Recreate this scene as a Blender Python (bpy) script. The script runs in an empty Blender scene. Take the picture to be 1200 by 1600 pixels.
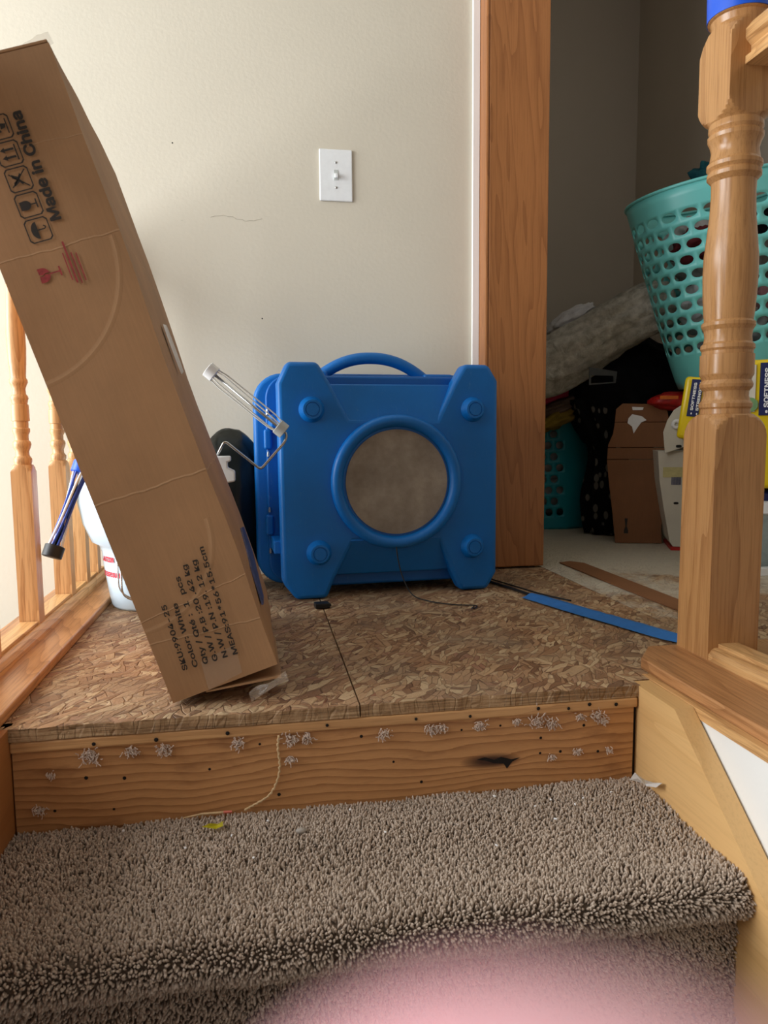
import bpy, bmesh, math, random
from math import sin, cos, pi, radians, degrees, atan2, sqrt, floor, hypot
from mathutils import Vector, Matrix, noise, Euler
random.seed(7)
SC = bpy.context.scene
COL = SC.collection

# ---------------------------------------------------------------- camera
F_PX = 1150.0
YAW, PITCH, ROLL = radians(9.6), radians(5.9), radians(0.5)
cam = bpy.data.cameras.new('camera'); camo = bpy.data.objects.new('camera', cam); COL.objects.link(camo)
fw = Vector((sin(YAW)*cos(PITCH), cos(YAW)*cos(PITCH), -sin(PITCH)))
r0 = Vector((cos(YAW), -sin(YAW), 0)); u0 = r0.cross(fw)
rt = cos(ROLL)*r0 - sin(ROLL)*u0; up = sin(ROLL)*r0 + cos(ROLL)*u0
m = Matrix((rt, up, -fw)).transposed().to_4x4(); m.translation = Vector((0, -1.056, .40))
camo.matrix_world = m
cam.sensor_fit = 'HORIZONTAL'; cam.sensor_width = 36; cam.lens = F_PX/1200*36
cam.clip_start = .002; cam.clip_end = 60
# the aperture of a phone lens, 2.3 mm across
cam.dof.use_dof = True; cam.dof.focus_distance = 1.7; cam.dof.aperture_fstop = cam.lens/2.3
SC.camera = camo

# ---------------------------------------------------------------- light
w = bpy.data.worlds.new('world'); SC.world = w; w.use_nodes = True
w.node_tree.nodes['Background'].inputs[0].default_value = (1.0, .93, .86, 1)
w.node_tree.nodes['Background'].inputs[1].default_value = .21
def area(name, loc, target, sx, sy, power, col):
    l = bpy.data.lights.new(name, 'AREA'); l.shape = 'RECTANGLE'; l.size = sx; l.size_y = sy
    l.energy = power; l.color = col
    o = bpy.data.objects.new(name, l); COL.objects.link(o); o.location = loc
    o.rotation_euler = (Vector(target)-Vector(loc)).to_track_quat('-Z', 'Y').to_euler()
    return o
area('daylight_window', (-2.25, .1, .8), (0, .1, .7), 1.6, 2.1, 122, (.93, .97, 1.0))
area('foyer_fill', (-2.2, -1.35, 1.6), (.7, .1, .1), 1.1, 1.4, 29, (.97, .98, 1.0))  # added fill lamp for the stair side; the left wall has no window here
SC.view_settings.view_transform = 'Standard'; SC.view_settings.look = 'None'
SC.view_settings.gamma = 1; SC.view_settings.use_curve_mapping = False
SC.view_settings.exposure = 0.0

# ---------------------------------------------------------------- materials
def s2l(c): return tuple(((v/255)/12.92 if v/255 <= .04045 else ((v/255+.055)/1.055)**2.4) for v in c)+(1,)
class NT:
    def __init__(s, name, rough=.5, metal=0, spec=.5):
        s.m = bpy.data.materials.new(name); s.m.use_nodes = True
        s.t = s.m.node_tree; s.b = s.t.nodes['Principled BSDF']
        s.b.inputs['Roughness'].default_value = rough; s.b.inputs['Metallic'].default_value = metal
        s.b.inputs['Specular IOR Level'].default_value = spec
    def n(s, typ, **kw):
        nd = s.t.nodes.new(typ)
        for k, v in kw.items():
            if k.startswith('i_'): nd.inputs[k[2:].replace('_', ' ')].default_value = v
            else: setattr(nd, k, v)
        return nd
    def l(s, a, b): s.t.links.new(a, b)
    def coords(s, scale=(1,1,1), rot=(0,0,0), loc=(0,0,0), src='Object'):
        if src == 'Position': o = s.n('ShaderNodeNewGeometry').outputs['Position']
        else: o = s.n('ShaderNodeTexCoord').outputs['Object']
        mp = s.n('ShaderNodeMapping'); mp.inputs['Scale'].default_value = scale
        mp.inputs['Rotation'].default_value = rot; mp.inputs['Location'].default_value = loc
        s.l(o, mp.inputs[0]); return mp.outputs[0]
    def noise(s, vec, scale, detail=4, rough=.55, dist=0):
        nd = s.n('ShaderNodeTexNoise'); nd.inputs['Scale'].default_value = scale; nd.inputs['Detail'].default_value = detail
        nd.inputs['Roughness'].default_value = rough; nd.inputs['Distortion'].default_value = dist
        s.l(vec, nd.inputs['Vector']); return nd.outputs['Fac']
    def ramp(s, fac, stops, interp='LINEAR'):
        r = s.n('ShaderNodeValToRGB'); e = r.color_ramp.elements; r.color_ramp.interpolation = interp
        while len(e) < len(stops): e.new(.5)
        for i, (p, c) in enumerate(stops):
            e[i].position = p; e[i].color = c if len(c) == 4 else tuple(c)+(1,)
        s.l(fac, r.inputs[0]); return r.outputs[0]
    def mix(s, fac, a, b, mode='MIX'):
        x = s.n('ShaderNodeMix', data_type='RGBA', blend_type=mode)
        for k, v in ((0, fac), (6, a), (7, b)):
            if hasattr(v, 'links'): s.l(v, x.inputs[k])
            else: x.inputs[k].default_value = v
        return x.outputs[2]
    def math(s, op, a, b=0.0, clamp=False):
        x = s.n('ShaderNodeMath', operation=op, use_clamp=clamp)
        for k, v in ((0, a), (1, b)):
            if hasattr(v, 'links'): s.l(v, x.inputs[k])
            else: x.inputs[k].default_value = v
        return x.outputs[0]
    def bump(s, h, strength=.3, dist=.002):
        b = s.n('ShaderNodeBump'); b.inputs['Strength'].default_value = strength; b.inputs['Distance'].default_value = dist
        s.l(h, b.inputs['Height']); s.l(b.outputs[0], s.b.inputs['Normal'])
    def col(s, c):
        if hasattr(c, 'links'): s.l(c, s.b.inputs['Base Color'])
        else: s.b.inputs['Base Color'].default_value = c
        return s

def plain(name, rgb, rough=.5, metal=0, var=.12, scale=60, bump=.1, bd=.001, spec=.5):
    n = NT(name, rough, metal, spec); c = s2l(rgb)
    f = n.noise(n.coords(), scale, 5)
    d = tuple(v*(1-var) for v in c[:3])+(1,); u = tuple(min(1, v*(1+var)) for v in c[:3])+(1,)
    n.col(n.ramp(f, [(.3, d), (.7, u)]))
    if bump: n.bump(f, bump, bd)
    return n.m

def wood(name, light, dark, axis='z', rough=.35, rings=26, pores=1.0, figure=.5, knots=False, spec=.5):
    n = NT(name, rough, 0, spec)
    st = {'x': (.09, 1, 1), 'y': (1, .09, 1), 'z': (1, 1, .09)}[axis]
    v = n.coords(st, loc=(.13, .27, .41))
    big = n.noise(v, 6, 3, .5, .3)
    ring = n.math('FRACT', n.math('MULTIPLY', big, rings))
    ring = n.math('POWER', ring, 3.0)
    fine = n.noise(n.coords(tuple(a*(1 if a > .5 else .35) for a in st)), 260, 3, .7)
    c = n.mix(n.math('MULTIPLY', ring, figure), s2l(light), s2l(dark))
    pf = n.ramp(fine, [(.36, (.62, .55, .5)), (.52, (1, 1, 1))])
    c = n.mix(.75*pores, c, pf, 'MULTIPLY')
    tone = n.ramp(n.noise(v, 3, 2), [(.3, (.86, .84, .82)), (.7, (1.08, 1.06, 1.04))])
    c = n.mix(1.0, c, tone, 'MULTIPLY')
    n.col(c); n.bump(n.math('ADD', fine, ring), .25, .0004)
    return n.m

M = {}
M['oak_z'] = wood('oak_vertical', (222, 172, 118), (176, 118, 66), 'z', .32, 24)
M['oak_y'] = wood('oak_along_rail', (196, 144, 96), (140, 90, 50), 'y', .35, 26)
M['oak_y2'] = wood('oak_shoe', (226, 180, 122), (172, 118, 66), 'y', .4, 26)
M['newel'] = wood('newel_oak', (204, 154, 100), (158, 106, 60), 'z', .24, 12, .7, .5)
M['casing'] = wood('casing_oak', (176, 116, 66), (138, 84, 42), 'z', .38, 20, .55, .6)
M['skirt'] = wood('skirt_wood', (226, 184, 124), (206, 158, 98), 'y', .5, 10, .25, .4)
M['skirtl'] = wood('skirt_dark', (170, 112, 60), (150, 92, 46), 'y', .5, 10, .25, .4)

M['edge_pine'] = wood('pine_edge', (214, 166, 112), (172, 122, 74), 'x', .5, 14, .6, .4)
def riser_mat():
    n = NT('pine_riser', .5)
    v = n.coords((1, 1, 9), loc=(.2, 0, .0)); 
    warp = n.noise(n.coords((2.2, 1, 5)), 1.6, 2, .5)
    sx = n.n('ShaderNodeSeparateXYZ'); n.l(n.coords(), sx.inputs[0])
    # knot bends the growth lines
    kx = n.math('SUBTRACT', sx.outputs[0], .345); kz = n.math('ADD', sx.outputs[2], .106)
    rr = n.math('ADD', n.math('MULTIPLY', n.math('MULTIPLY', kx, kx), 60), n.math('MULTIPLY', n.math('MULTIPLY', kz, kz), 900))
    kb = n.math('DIVIDE', .35, n.math('ADD', rr, .25))
    h = n.math('ADD', n.math('MULTIPLY', sx.outputs[2], 78), n.math('MULTIPLY', warp, 4.5))
    h = n.math('ADD', h, kb)
    h = n.math('ADD', h, n.math('MULTIPLY', n.noise(n.coords((3, 1, 30)), 3, 3), .8))
    fr = n.math('POWER', n.math('FRACT', h), 2.4)
    c = n.mix(n.math('MULTIPLY', fr, .8), s2l((206, 152, 98)), s2l((150, 98, 54)))
    fine = n.noise(n.coords((8, 40, 160)), 6, 4, .7)
    c = n.mix(.5, c, n.ramp(fine, [(.3, (.7, .65, .6)), (.6, (1, 1, 1))]), 'MULTIPLY')
    st = n.noise(n.coords((5, 1, 16)), 1.3, 4, .6)
    c = n.mix(n.ramp(st, [(.58, (0, 0, 0)), (.75, (.65, .65, .65))]), c, s2l((112, 62, 32)))
    # dark knot core
    kc = n.ramp(rr, [(.018, (1, 1, 1)), (.16, (.0, .0, .0))])
    c = n.mix(kc, c, s2l((70, 38, 20)))
    n.col(c); n.bump(n.math('ADD', fr, fine), .3, .0006); return n.m
M['riser'] = riser_mat()

def osb_mat(name, edge=False, paint=False, tint=(1, 1, 1)):
    n = NT(name, .62, 0, .35)
    def layer(rot, sc, loc):
        wv = n.coords((1, 1, 1)); nn = n.n('ShaderNodeTexNoise'); nn.inputs['Scale'].default_value = 9
        n.l(wv, nn.inputs['Vector'])
        a = n.n('ShaderNodeVectorMath', operation='SCALE'); a.inputs['Scale'].default_value = .04; n.l(nn.outputs['Color'], a.inputs[0])
        b = n.n('ShaderNodeVectorMath', operation='ADD'); n.l(wv, b.inputs[0]); n.l(a.outputs[0], b.inputs[1])
        mp = n.n('ShaderNodeMapping'); mp.vector_type = 'TEXTURE' if False else 'POINT'
        mp.inputs['Rotation'].default_value = (0, 0, rot); mp.inputs['Location'].default_value = loc
        n.l(b.outputs[0], mp.inputs[0])
        m2 = n.n('ShaderNodeMapping'); m2.inputs['Scale'].default_value = sc; n.l(mp.outputs[0], m2.inputs[0])
        vo = n.n('ShaderNodeTexVoronoi'); vo.inputs['Scale'].default_value = 1; vo.inputs['Randomness'].default_value = 1
        n.l(m2.outputs[0], vo.inputs['Vector'])
        ve = n.n('ShaderNodeTexVoronoi', feature='DISTANCE_TO_EDGE'); ve.inputs['Scale'].default_value = 1
        n.l(m2.outputs[0], ve.inputs['Vector'])
        sp = n.n('ShaderNodeSeparateColor'); n.l(vo.outputs['Color'], sp.inputs[0])
        return sp.outputs[0], sp.outputs[1], ve.outputs['Distance'], m2.outputs[0]
    cols = [(0, s2l((120, 84, 58))), (.2, s2l((158, 118, 84))), (.45, s2l((178, 140, 104))), (.7, s2l((188, 154, 116))), (.9, s2l((208, 180, 142))), (1, s2l((150, 100, 74)))]
    A = layer(.35, (13, 62, 13), (0, 0, 0)); B = layer(1.35, (15, 70, 14), (.3, .1, 0)); C_ = layer(-.75, (16, 60, 14), (.7, .4, 0)); D_ = layer(2.1, (34, 120, 20), (.2, .9, 0))
    def grain(L): return n.mix(.5, n.ramp(L[0], cols), n.ramp(n.noise(L[3], 2.5, 3, .6), [(.35, (.72, .7, .66)), (.6, (1.02, 1.02, 1.02))]), 'MULTIPLY')
    c = grain(A); e = A[2]
    for L, th in ((B, .5), (C_, .56), (D_, .62)):
        k = n.math('GREATER_THAN', L[1], th)
        c = n.mix(k, c, grain(L))
        x = n.n('ShaderNodeMix', data_type='FLOAT'); n.l(k, x.inputs[0]); n.l(e, x.inputs[2]); n.l(L[2], x.inputs[3]); e = x.outputs[0]
    gap = n.ramp(e, [(.0, (.42, .34, .28)), (.05, (1, 1, 1))])
    c = n.mix(.85, c, gap, 'MULTIPLY')
    wear = n.noise(n.coords((1, 1, 1)), 5, 5, .65)
    c = n.mix(n.ramp(wear, [(.44, (0, 0, 0)), (.68, (.6, .6, .6))]), c, s2l((138, 120, 98)))
    if paint:
        sx = n.n('ShaderNodeSeparateXYZ'); n.l(n.coords(), sx.inputs[0])
        g = n.math('SUBTRACT', n.math('MULTIPLY', sx.outputs[1], 1.1), .55)
        g = n.math('ADD', g, n.math('MULTIPLY', n.math('SUBTRACT', n.noise(n.coords((1, .7, 1)), 4, 6, .7), .5), 2.6))
        c = n.mix(n.ramp(g, [(.0, (0, 0, 0)), (.35, (.85, .85, .85))]), c, s2l((208, 200, 182)))
    if edge:
        e2 = n.noise(n.coords((5, 9, 420)), 1, 5, .75)
        c = n.mix(.9, n.ramp(e2, [(.3, s2l((74, 56, 40))), (.5, s2l((160, 130, 98))), (.7, s2l((196, 170, 134)))]), c, 'MIX') if False else n.ramp(e2, [(.34, s2l((84, 62, 42))), (.5, s2l((160, 126, 90))), (.68, s2l((196, 166, 126)))])
    c = n.mix(1, c, tuple(tint)+(1,), 'MULTIPLY')
    n.col(c)
    hb = n.math('ADD', n.ramp(e, [(0, (0, 0, 0)), (.08, (1, 1, 1))]), n.noise(n.coords((40, 40, 40)), 5, 3))
    n.bump(hb, .9, .0018)
    return n.m
M['osb'] = osb_mat('osb_flakes'); M['osb_paint'] = osb_mat('osb_flakes_with_paint', paint=True); M['osb_edge'] = osb_mat('osb_edge', edge=True)

def wall_mat(name, rgb, scuff=True):
    n = NT(name, .72, 0, .3); v = n.coords()
    f = n.noise(v, 90, 4, .5); big = n.noise(v, 2.2, 3)
    c = s2l(rgb); c2 = tuple(x*.95 for x in c[:3])+(1,)
    cc = n.mix(n.ramp(big, [(.35, (0, 0, 0)), (.7, (1, 1, 1))]), c, c2)
    if scuff:
        sp = n.noise(n.coords((1, 1, 1)), 38, 2, .9)
        cc = n.mix(n.ramp(sp, [(.76, (0, 0, 0)), (.8, (.4, .4, .4))]), cc, tuple(x*.55 for x in c[:3])+(1,))
    n.col(cc); n.bump(f, .35, .0012); return n.m
M['wall'] = wall_mat('beige_wall_paint', (216, 208, 190)); M['closet'] = wall_mat('closet_wall_paint', (200, 190, 175), False)
M['white_wall'] = wall_mat('white_wall_paint', (240, 240, 236)); M['white_edge'] = wall_mat('white_corner_bead', (250, 250, 248), False)

def blue_mat(name, rgb, rough=.42):
    n = NT(name, rough, 0, .45); v = n.coords()
    f = n.noise(v, 260, 3, .7); d = n.noise(v, 7, 5, .7); sc = n.noise(n.coords((1, 1, .25)), 120, 4, .8)
    c = n.mix(n.ramp(d, [(.4, (0, 0, 0)), (.75, (.5, .5, .5))]), s2l(rgb), tuple(x*.75 for x in s2l(rgb)[:3])+(1,))
    dust = n.math('MULTIPLY', n.ramp(sc, [(.58, (0, 0, 0)), (.75, (1, 1, 1))]), n.ramp(d, [(.42, (0, 0, 0)), (.6, (.35, .35, .35))]))
    c = n.mix(dust, c, s2l((120, 165, 205)))
    n.col(c); n.bump(f, .12, .0006); return n.m
M['blue'] = blue_mat('blue_moulded_plastic', (0, 112, 196))
M['blue_dark'] = blue_mat('blue_moulded_plastic_inner', (0, 98, 180))
def filt():
    n = NT('dusty_filter', .9, 0, .1); v = n.coords()
    a = n.noise(v, 9, 5, .65); b = n.noise(v, 300, 2)
    c = n.ramp(a, [(.3, s2l((128, 118, 106))), (.55, s2l((160, 150, 136))), (.75, s2l((186, 176, 160)))])
    n.col(c); n.bump(b, .5, .001); return n.m
M['filter'] = filt()
def card(name, rgb, creases=False):
    n = NT(name, .68, 0, .3)
    c = s2l(rgb); a = n.noise(n.coords((1, 1, 1)), 5, 5, .6); fl = n.noise(n.coords((90, 90, 4)), 4, 3)
    cc = n.ramp(a, [(.3, tuple(x*.84 for x in c[:3])), (.7, tuple(x*1.1 for x in c[:3]))])
    cc = n.mix(.25, cc, n.ramp(fl, [(.3, (.75, .75, .75)), (.7, (1.1, 1.1, 1.1))]), 'MULTIPLY')
    h = n.math('MULTIPLY', fl, .15)
    if creases:
        sx = n.n('ShaderNodeSeparateXYZ'); n.l(n.coords(), sx.inputs[0]); X, Y, Z = sx.outputs
        wob = n.math('MULTIPLY', n.math('SUBTRACT', n.noise(n.coords((1, 1, 0)), 20, 2), .5), .012)
        tot = None
        for z0, slope, wdt in ((.317, 0, .0022), (.663, 0, .0016), (.10, .12, .0018), (.135, -.1, .0014), (.80, .05, .001)):
            d = n.math('ABSOLUTE', n.math('ADD', n.math('SUBTRACT', Z, z0), n.math('ADD', n.math('MULTIPLY', X, slope), wob)))
            k = n.math('SUBTRACT', 1, n.math('DIVIDE', d, wdt), True)
            tot = k if tot is None else n.math('MAXIMUM', tot, k)
        # the round pressure mark of another object
        for cx, cz, rr_ in ((-.012, .66, .165), (.01, .25, .13)):
            dx = n.math('SUBTRACT', X, cx); dz = n.math('SUBTRACT', Z, cz)
            d = n.math('SQRT', n.math('ADD', n.math('MULTIPLY', dx, dx), n.math('MULTIPLY', dz, dz)))
            d = n.math('ABSOLUTE', n.math('SUBTRACT', d, rr_))
            k = n.math('MULTIPLY', n.math('SUBTRACT', 1, n.math('DIVIDE', d, .005), True), n.math('MULTIPLY', n.math('LESS_THAN', Z, cz), .7))
            tot = n.math('MAXIMUM', tot, k)
        cc = n.mix(n.math('MULTIPLY', tot, .30), cc, s2l((206, 172, 132)))
        h = n.math('ADD', h, tot)
    n.col(cc); n.bump(h, .45, .0015); return n.m
M['card'] = card('cardboard_shipping', (172, 132, 94), True); M['card2'] = card('cardboard_brown', (136, 92, 60)); M['card_in'] = card('cardboard_side', (190, 166, 142))
M['ink'] = plain('black_ink', (40, 34, 28), .7, var=.3, scale=300, bump=0)
M['redink'] = plain('red_ink', (150, 52, 52), .7, var=.3, scale=200, bump=0)
M['redink2'] = plain('red_bucket_ink', (206, 40, 60), .6, var=.3, scale=300, bump=0)
M['blueink'] = plain('blue_print', (62, 66, 108), .5, var=.5, scale=30, bump=0)
M['white_plastic'] = plain('white_plastic', (238, 240, 240), .35, var=.03)
M['grey_plastic'] = plain('grey_cap_plastic', (196, 200, 196), .4, var=.06)
M['steel'] = plain('bright_steel', (190, 190, 188), .22, 1, var=.05, bump=0)
M['wire'] = plain('pale_wire', (232, 232, 228), .3, 0, var=.05, bump=0)
M['black'] = plain('black_rubber', (18, 18, 19), .5, var=.3)
M['bag'] = plain('black_green_bag', (9, 17, 14), .3, var=.4, scale=14, bump=.5, bd=.004, spec=.35)
M['tape'] = plain('blue_painters_tape', (44, 112, 184), .55, var=.1, scale=40, bump=.3, bd=.0008)
M['tape2'] = plain('bright_blue_tape', (28, 92, 220), .35, var=.06, scale=20)
M['basket'] = plain('mint_basket_plastic', (112, 202, 198), .35, var=.04, scale=8, bump=.05)
M['teal'] = plain('teal_basket_plastic', (20, 148, 164), .4, var=.06, scale=8, bump=.05)
M['jug'] = plain('jug_plastic', (196, 214, 226), .35, var=.03, scale=10)
M['hole'] = plain('dark_hole', (18, 12, 8), .9, bump=0)
M['fibre'] = plain('carpet_fibre', (206, 186, 170), .9, var=.25, scale=400, bump=0)
M['jute'] = plain('jute_string', (206, 176, 132), .8, var=.2, scale=300)
M['paper'] = plain('white_tissue', (240, 240, 240), .7, var=.03)
M['yellow'] = plain('yellow_wrap', (226, 196, 16), .3, var=.06, scale=10)
M['navy'] = plain('navy_wrap', (22, 34, 86), .35, var=.1)
M['leaf'] = plain('yellow_scrap', (214, 204, 40), .5, var=.15, scale=200)
M['red'] = plain('red_pack', (178, 28, 26), .4, var=.2)
M['orange'] = plain('orange_print', (236, 120, 40), .4)
M['green'] = plain('green_badge', (110, 150, 100), .5)
M['cream'] = plain('cream_carton', (206, 200, 184), .55, var=.06, scale=14)
M['greybin'] = plain('grey_green_plastic', (150, 162, 160), .4)
M['clear'] = None
def clear():
    n = NT('clear_packing_tape', .12, 0, .6); n.b.inputs['Base Color'].default_value = (.62, .50, .38, 1)
    n.b.inputs['Alpha'].default_value = .22; return n.m
M['clear'] = clear()
def cloth(name, rgb, rgb2=None, sc=14, rough=.9, pat=None, bd=.006):
    n = NT(name, rough, 0, .15); v = n.coords()
    a = n.noise(v, sc, 5, .6); c = s2l(rgb); d = s2l(rgb2) if rgb2 else tuple(x*.7 for x in c[:3])+(1,)
    cc = n.ramp(a, [(.35, d), (.65, c)])
    if pat:
        vo = n.n('ShaderNodeTexVoronoi'); vo.inputs['Scale'].default_value = 1
        n.l(n.coords((30, 30, 18), rot=(.3, .4, .7)), vo.inputs['Vector'])
        cc = n.mix(n.ramp(vo.outputs['Distance'], [(.26, (1, 1, 1)), (.32, (0, 0, 0))]), cc, s2l(pat))
    n.col(cc); n.bump(n.math('ADD', n.noise(n.coords((1, 1, 1)), 22, 5, .6, 1.2), n.math('MULTIPLY', n.noise(v, 700, 2), .1)), .8, bd); return n.m

def carpet_mat():
    n = NT('carpet_pile', .95, 0, .05); v = n.coords(src='Position')
    a = n.noise(v, 330, 2, .6); b = n.noise(v, 7, 3)
    oi = n.n('ShaderNodeObjectInfo')
    c = n.ramp(a, [(.3, s2l((160, 142, 126))), (.5, s2l((190, 173, 156))), (.7, s2l((214, 200, 186)))])
    c = n.mix(.5, c, n.ramp(b, [(.3, (.82, .8, .78)), (.7, (1.1, 1.08, 1.06))]), 'MULTIPLY')
    n.col(c); return n.m
M['carpet'] = carpet_mat(); M['backing'] = plain('carpet_backing', (96, 82, 68), .95, var=.2, scale=300)

# ---------------------------------------------------------------- mesh helpers
def BM(): return bmesh.new()
def box(bm, x0, x1, y0, y1, z0, z1):
    v = [bm.verts.new(p) for p in ((x0,y0,z0),(x1,y0,z0),(x1,y1,z0),(x0,y1,z0),(x0,y0,z1),(x1,y0,z1),(x1,y1,z1),(x0,y1,z1))]
    for f in ((3,2,1,0),(4,5,6,7),(0,1,5,4),(1,2,6,5),(2,3,7,6),(3,0,4,7)): bm.faces.new([v[i] for i in f])
    return bm
def prism(bm, poly, a0, a1, axis='y'):
    """poly is 2D; extruded along axis. y: (x,z); x: (y,z); z: (x,y)"""
    def P(p, a):
        return {'y': (p[0], a, p[1]), 'x': (a, p[0], p[1]), 'z': (p[0], p[1], a)}[axis]
    A = [bm.verts.new(P(p, a0)) for p in poly]; B = [bm.verts.new(P(p, a1)) for p in poly]
    n = len(poly)
    bm.faces.new(A); bm.faces.new(B[::-1])
    for i in range(n): bm.faces.new((A[i], B[i], B[(i+1) % n], A[(i+1) % n]))
    bmesh.ops.recalc_face_normals(bm, faces=bm.faces)
    return bm
def loft(bm, rings, cap=True, closed=False):
    R = [[bm.verts.new(p) for p in r] for r in rings]; n = len(R[0])
    rr = list(zip(R, R[1:])) + ([(R[-1], R[0])] if closed else [])
    for a, b in rr:
        for i in range(n): bm.faces.new((a[i], a[(i+1) % n], b[(i+1) % n], b[i]))
    if cap and not closed: bm.faces.new(R[0][::-1]); bm.faces.new(R[-1])
    return bm
def lathe(bm, prof, n=24, cap=True, axis='z', c=(0,0,0)):
    rings = []
    for r, z in prof:
        ring = []
        for i in range(n):
            a = 2*pi*i/n; x, y = r*cos(a), r*sin(a)
            p = {'z': (x, y, z), 'y': (x, z, -y), 'x': (z, x, y)}[axis]
            ring.append((p[0]+c[0], p[1]+c[1], p[2]+c[2]))
        rings.append(ring)
    return loft(bm, rings, cap)
def turned(bm, prof, n=48):
    """prof: (z, R, h) - cross section is a circle of radius R cut by a square of half width h"""
    rings = []
    for z, R, h in prof:
        ring = []
        for i in range(n):
            a = 2*pi*i/n; sq = h/max(abs(cos(a)), abs(sin(a))) if h else 9
            r = min(R, sq); ring.append((r*cos(a), r*sin(a), z))
        rings.append(ring)
    return loft(bm, rings)
def tube(bm, pts, r, n=8, cap=True):
    pts = [Vector(p) for p in pts]; rings = []; t0 = (pts[1]-pts[0]).normalized()
    nrm = t0.orthogonal().normalized()
    for i, p in enumerate(pts):
        t = (pts[min(i+1, len(pts)-1)]-pts[max(i-1, 0)]).normalized()
        nrm = (nrm - t*nrm.dot(t)).normalized(); b = t.cross(nrm)
        rr = r[i] if isinstance(r, (list, tuple)) else r
        rings.append([p+(nrm*cos(2*pi*k/n)+b*sin(2*pi*k/n))*rr for k in range(n)])
    return loft(bm, rings, cap)
def smooth_path(pts, k=6):
    P = [Vector(p) for p in pts]; P = [P[0]*2-P[1]]+P+[P[-1]*2-P[-2]]; out = []
    for i in range(1, len(P)-2):
        for j in range(k):
            t = j/k; a, b, c, d = P[i-1:i+3]
            out.append(.5*((2*b)+(-a+c)*t+(2*a-5*b+4*c-d)*t*t+(-a+3*b-3*c+d)*t**3))
    out.append(P[-2]); return out
def fillet_path(pts, r=.01, k=5):
    P = [Vector(p) for p in pts]; out = [P[0]]
    for i in range(1, len(P)-1):
        a, b, c = P[i-1:i+2]; da = (a-b).normalized(); dc = (c-b).normalized()
        A, Cc = b+da*r, b+dc*r
        for j in range(k+1):
            t = j/k; out.append(A*(1-t)**2+b*2*t*(1-t)+Cc*t*t)
    out.append(P[-1]); return out
def obj(name, bm, mat, parent=None, smooth=False, bevel=0, seg=2, loc=None, rot=None, label=None, kind=None):
    if isinstance(bm, bpy.types.Mesh): me = bm
    else:
        me = bpy.data.meshes.new(name); bmesh.ops.recalc_face_normals(bm, faces=bm.faces); bm.to_mesh(me); bm.free()
    if mat is not None and not me.materials: me.materials.append(mat)
    if smooth: me.polygons.foreach_set('use_smooth', [True]*len(me.polygons))
    o = bpy.data.objects.new(name, me); COL.objects.link(o)
    if loc: o.location = loc
    if rot: o.rotation_euler = rot
    if parent: o.parent = parent
    if bevel:
        b = o.modifiers.new('bevel', 'BEVEL'); b.width = bevel; b.segments = seg; b.limit_method = 'ANGLE'; b.angle_limit = radians(35)
    if smooth == 'auto' or (smooth and bevel): pass
    if label: o['label'] = label
    if kind: o['kind'] = kind
    return o
def soft(o, ang=35):
    me = o.data; me.polygons.foreach_set('use_smooth', [True]*len(me.polygons))
    try: me.set_sharp_from_angle(angle=radians(ang))
    except Exception: pass
    return o
def tag(o, label, cat, group=None, kind=None):
    o['label'] = label; o['category'] = cat
    if group: o['group'] = group
    if kind: o['kind'] = kind
    return o
def thing(name, label, cat, loc=(0,0,0), rot=(0,0,0), group=None):
    o = bpy.data.objects.new(name, None); COL.objects.link(o); o.location = loc; o.rotation_euler = rot
    o.empty_display_size = .05
    return tag(o, label, cat, group)
def struct(name, bm, mat, parent=None, **kw):
    o = obj(name, bm, mat, parent, **kw)
    if not parent: o['kind'] = 'structure'
    return o
def bundled_font():
    import os
    try:
        p = os.path.join(bpy.utils.system_resource('DATAFILES'), 'fonts', 'Inter.woff2')
        return bpy.data.fonts.load(p) if os.path.exists(p) else None
    except Exception: return None
FONT = bundled_font()
def text_mesh(s, bold=0.0, extr=.0002, sx=1.0):
    cu = bpy.data.curves.new('t', 'FONT'); cu.body = s; cu.size = 1; cu.offset = 0
    if FONT: cu.font = FONT
    cu.resolution_u = 4; cu.extrude = 0
    to = bpy.data.objects.new('t', cu); COL.objects.link(to)
    bpy.context.view_layer.update()
    me = bpy.data.meshes.new_from_object(to.evaluated_get(bpy.context.evaluated_depsgraph_get()))
    COL.objects.unlink(to); bpy.data.objects.remove(to)
    # heavier strokes: the same outlines laid again a hair to each side
    co = [v.co.copy() for v in me.vertices]; fs = [tuple(p.vertices) for p in me.polygons]; V = []; F = []
    for k, (dx, dy) in enumerate(((0, 0), (bold, 0), (-bold, 0), (0, bold), (0, -bold), (bold*.7, bold*.7), (-bold*.7, -bold*.7), (bold*.7, -bold*.7), (-bold*.7, bold*.7))):
        b = len(V); V += [(c.x+dx, c.y+dy, k) for c in co]; F += [tuple(i+b for i in f) for f in fs]
    me2 = bpy.data.meshes.new('text'); me2.from_pydata(V, [], F)
    return me2
def fitted_text(name, s, origin, xdir, ydir, length, height, mat, parent, bold=.02, lift=.0006):
    """text fitted to a length and capital height; origin lower left, vectors in parent's space"""
    me = text_mesh(s, bold); xs = [v.co.x for v in me.vertices]; x0, x1 = min(xs), max(xs)
    cap = .70
    X, Y = Vector(xdir).normalized(), Vector(ydir).normalized(); N = X.cross(Y); O = Vector(origin)
    for v in me.vertices:
        v.co = O + X*((v.co.x-x0)/(x1-x0)*length) + Y*(v.co.y/cap*height) + N*(lift+v.co.z*.00002)
    return obj(name, me, mat, parent)

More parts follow.
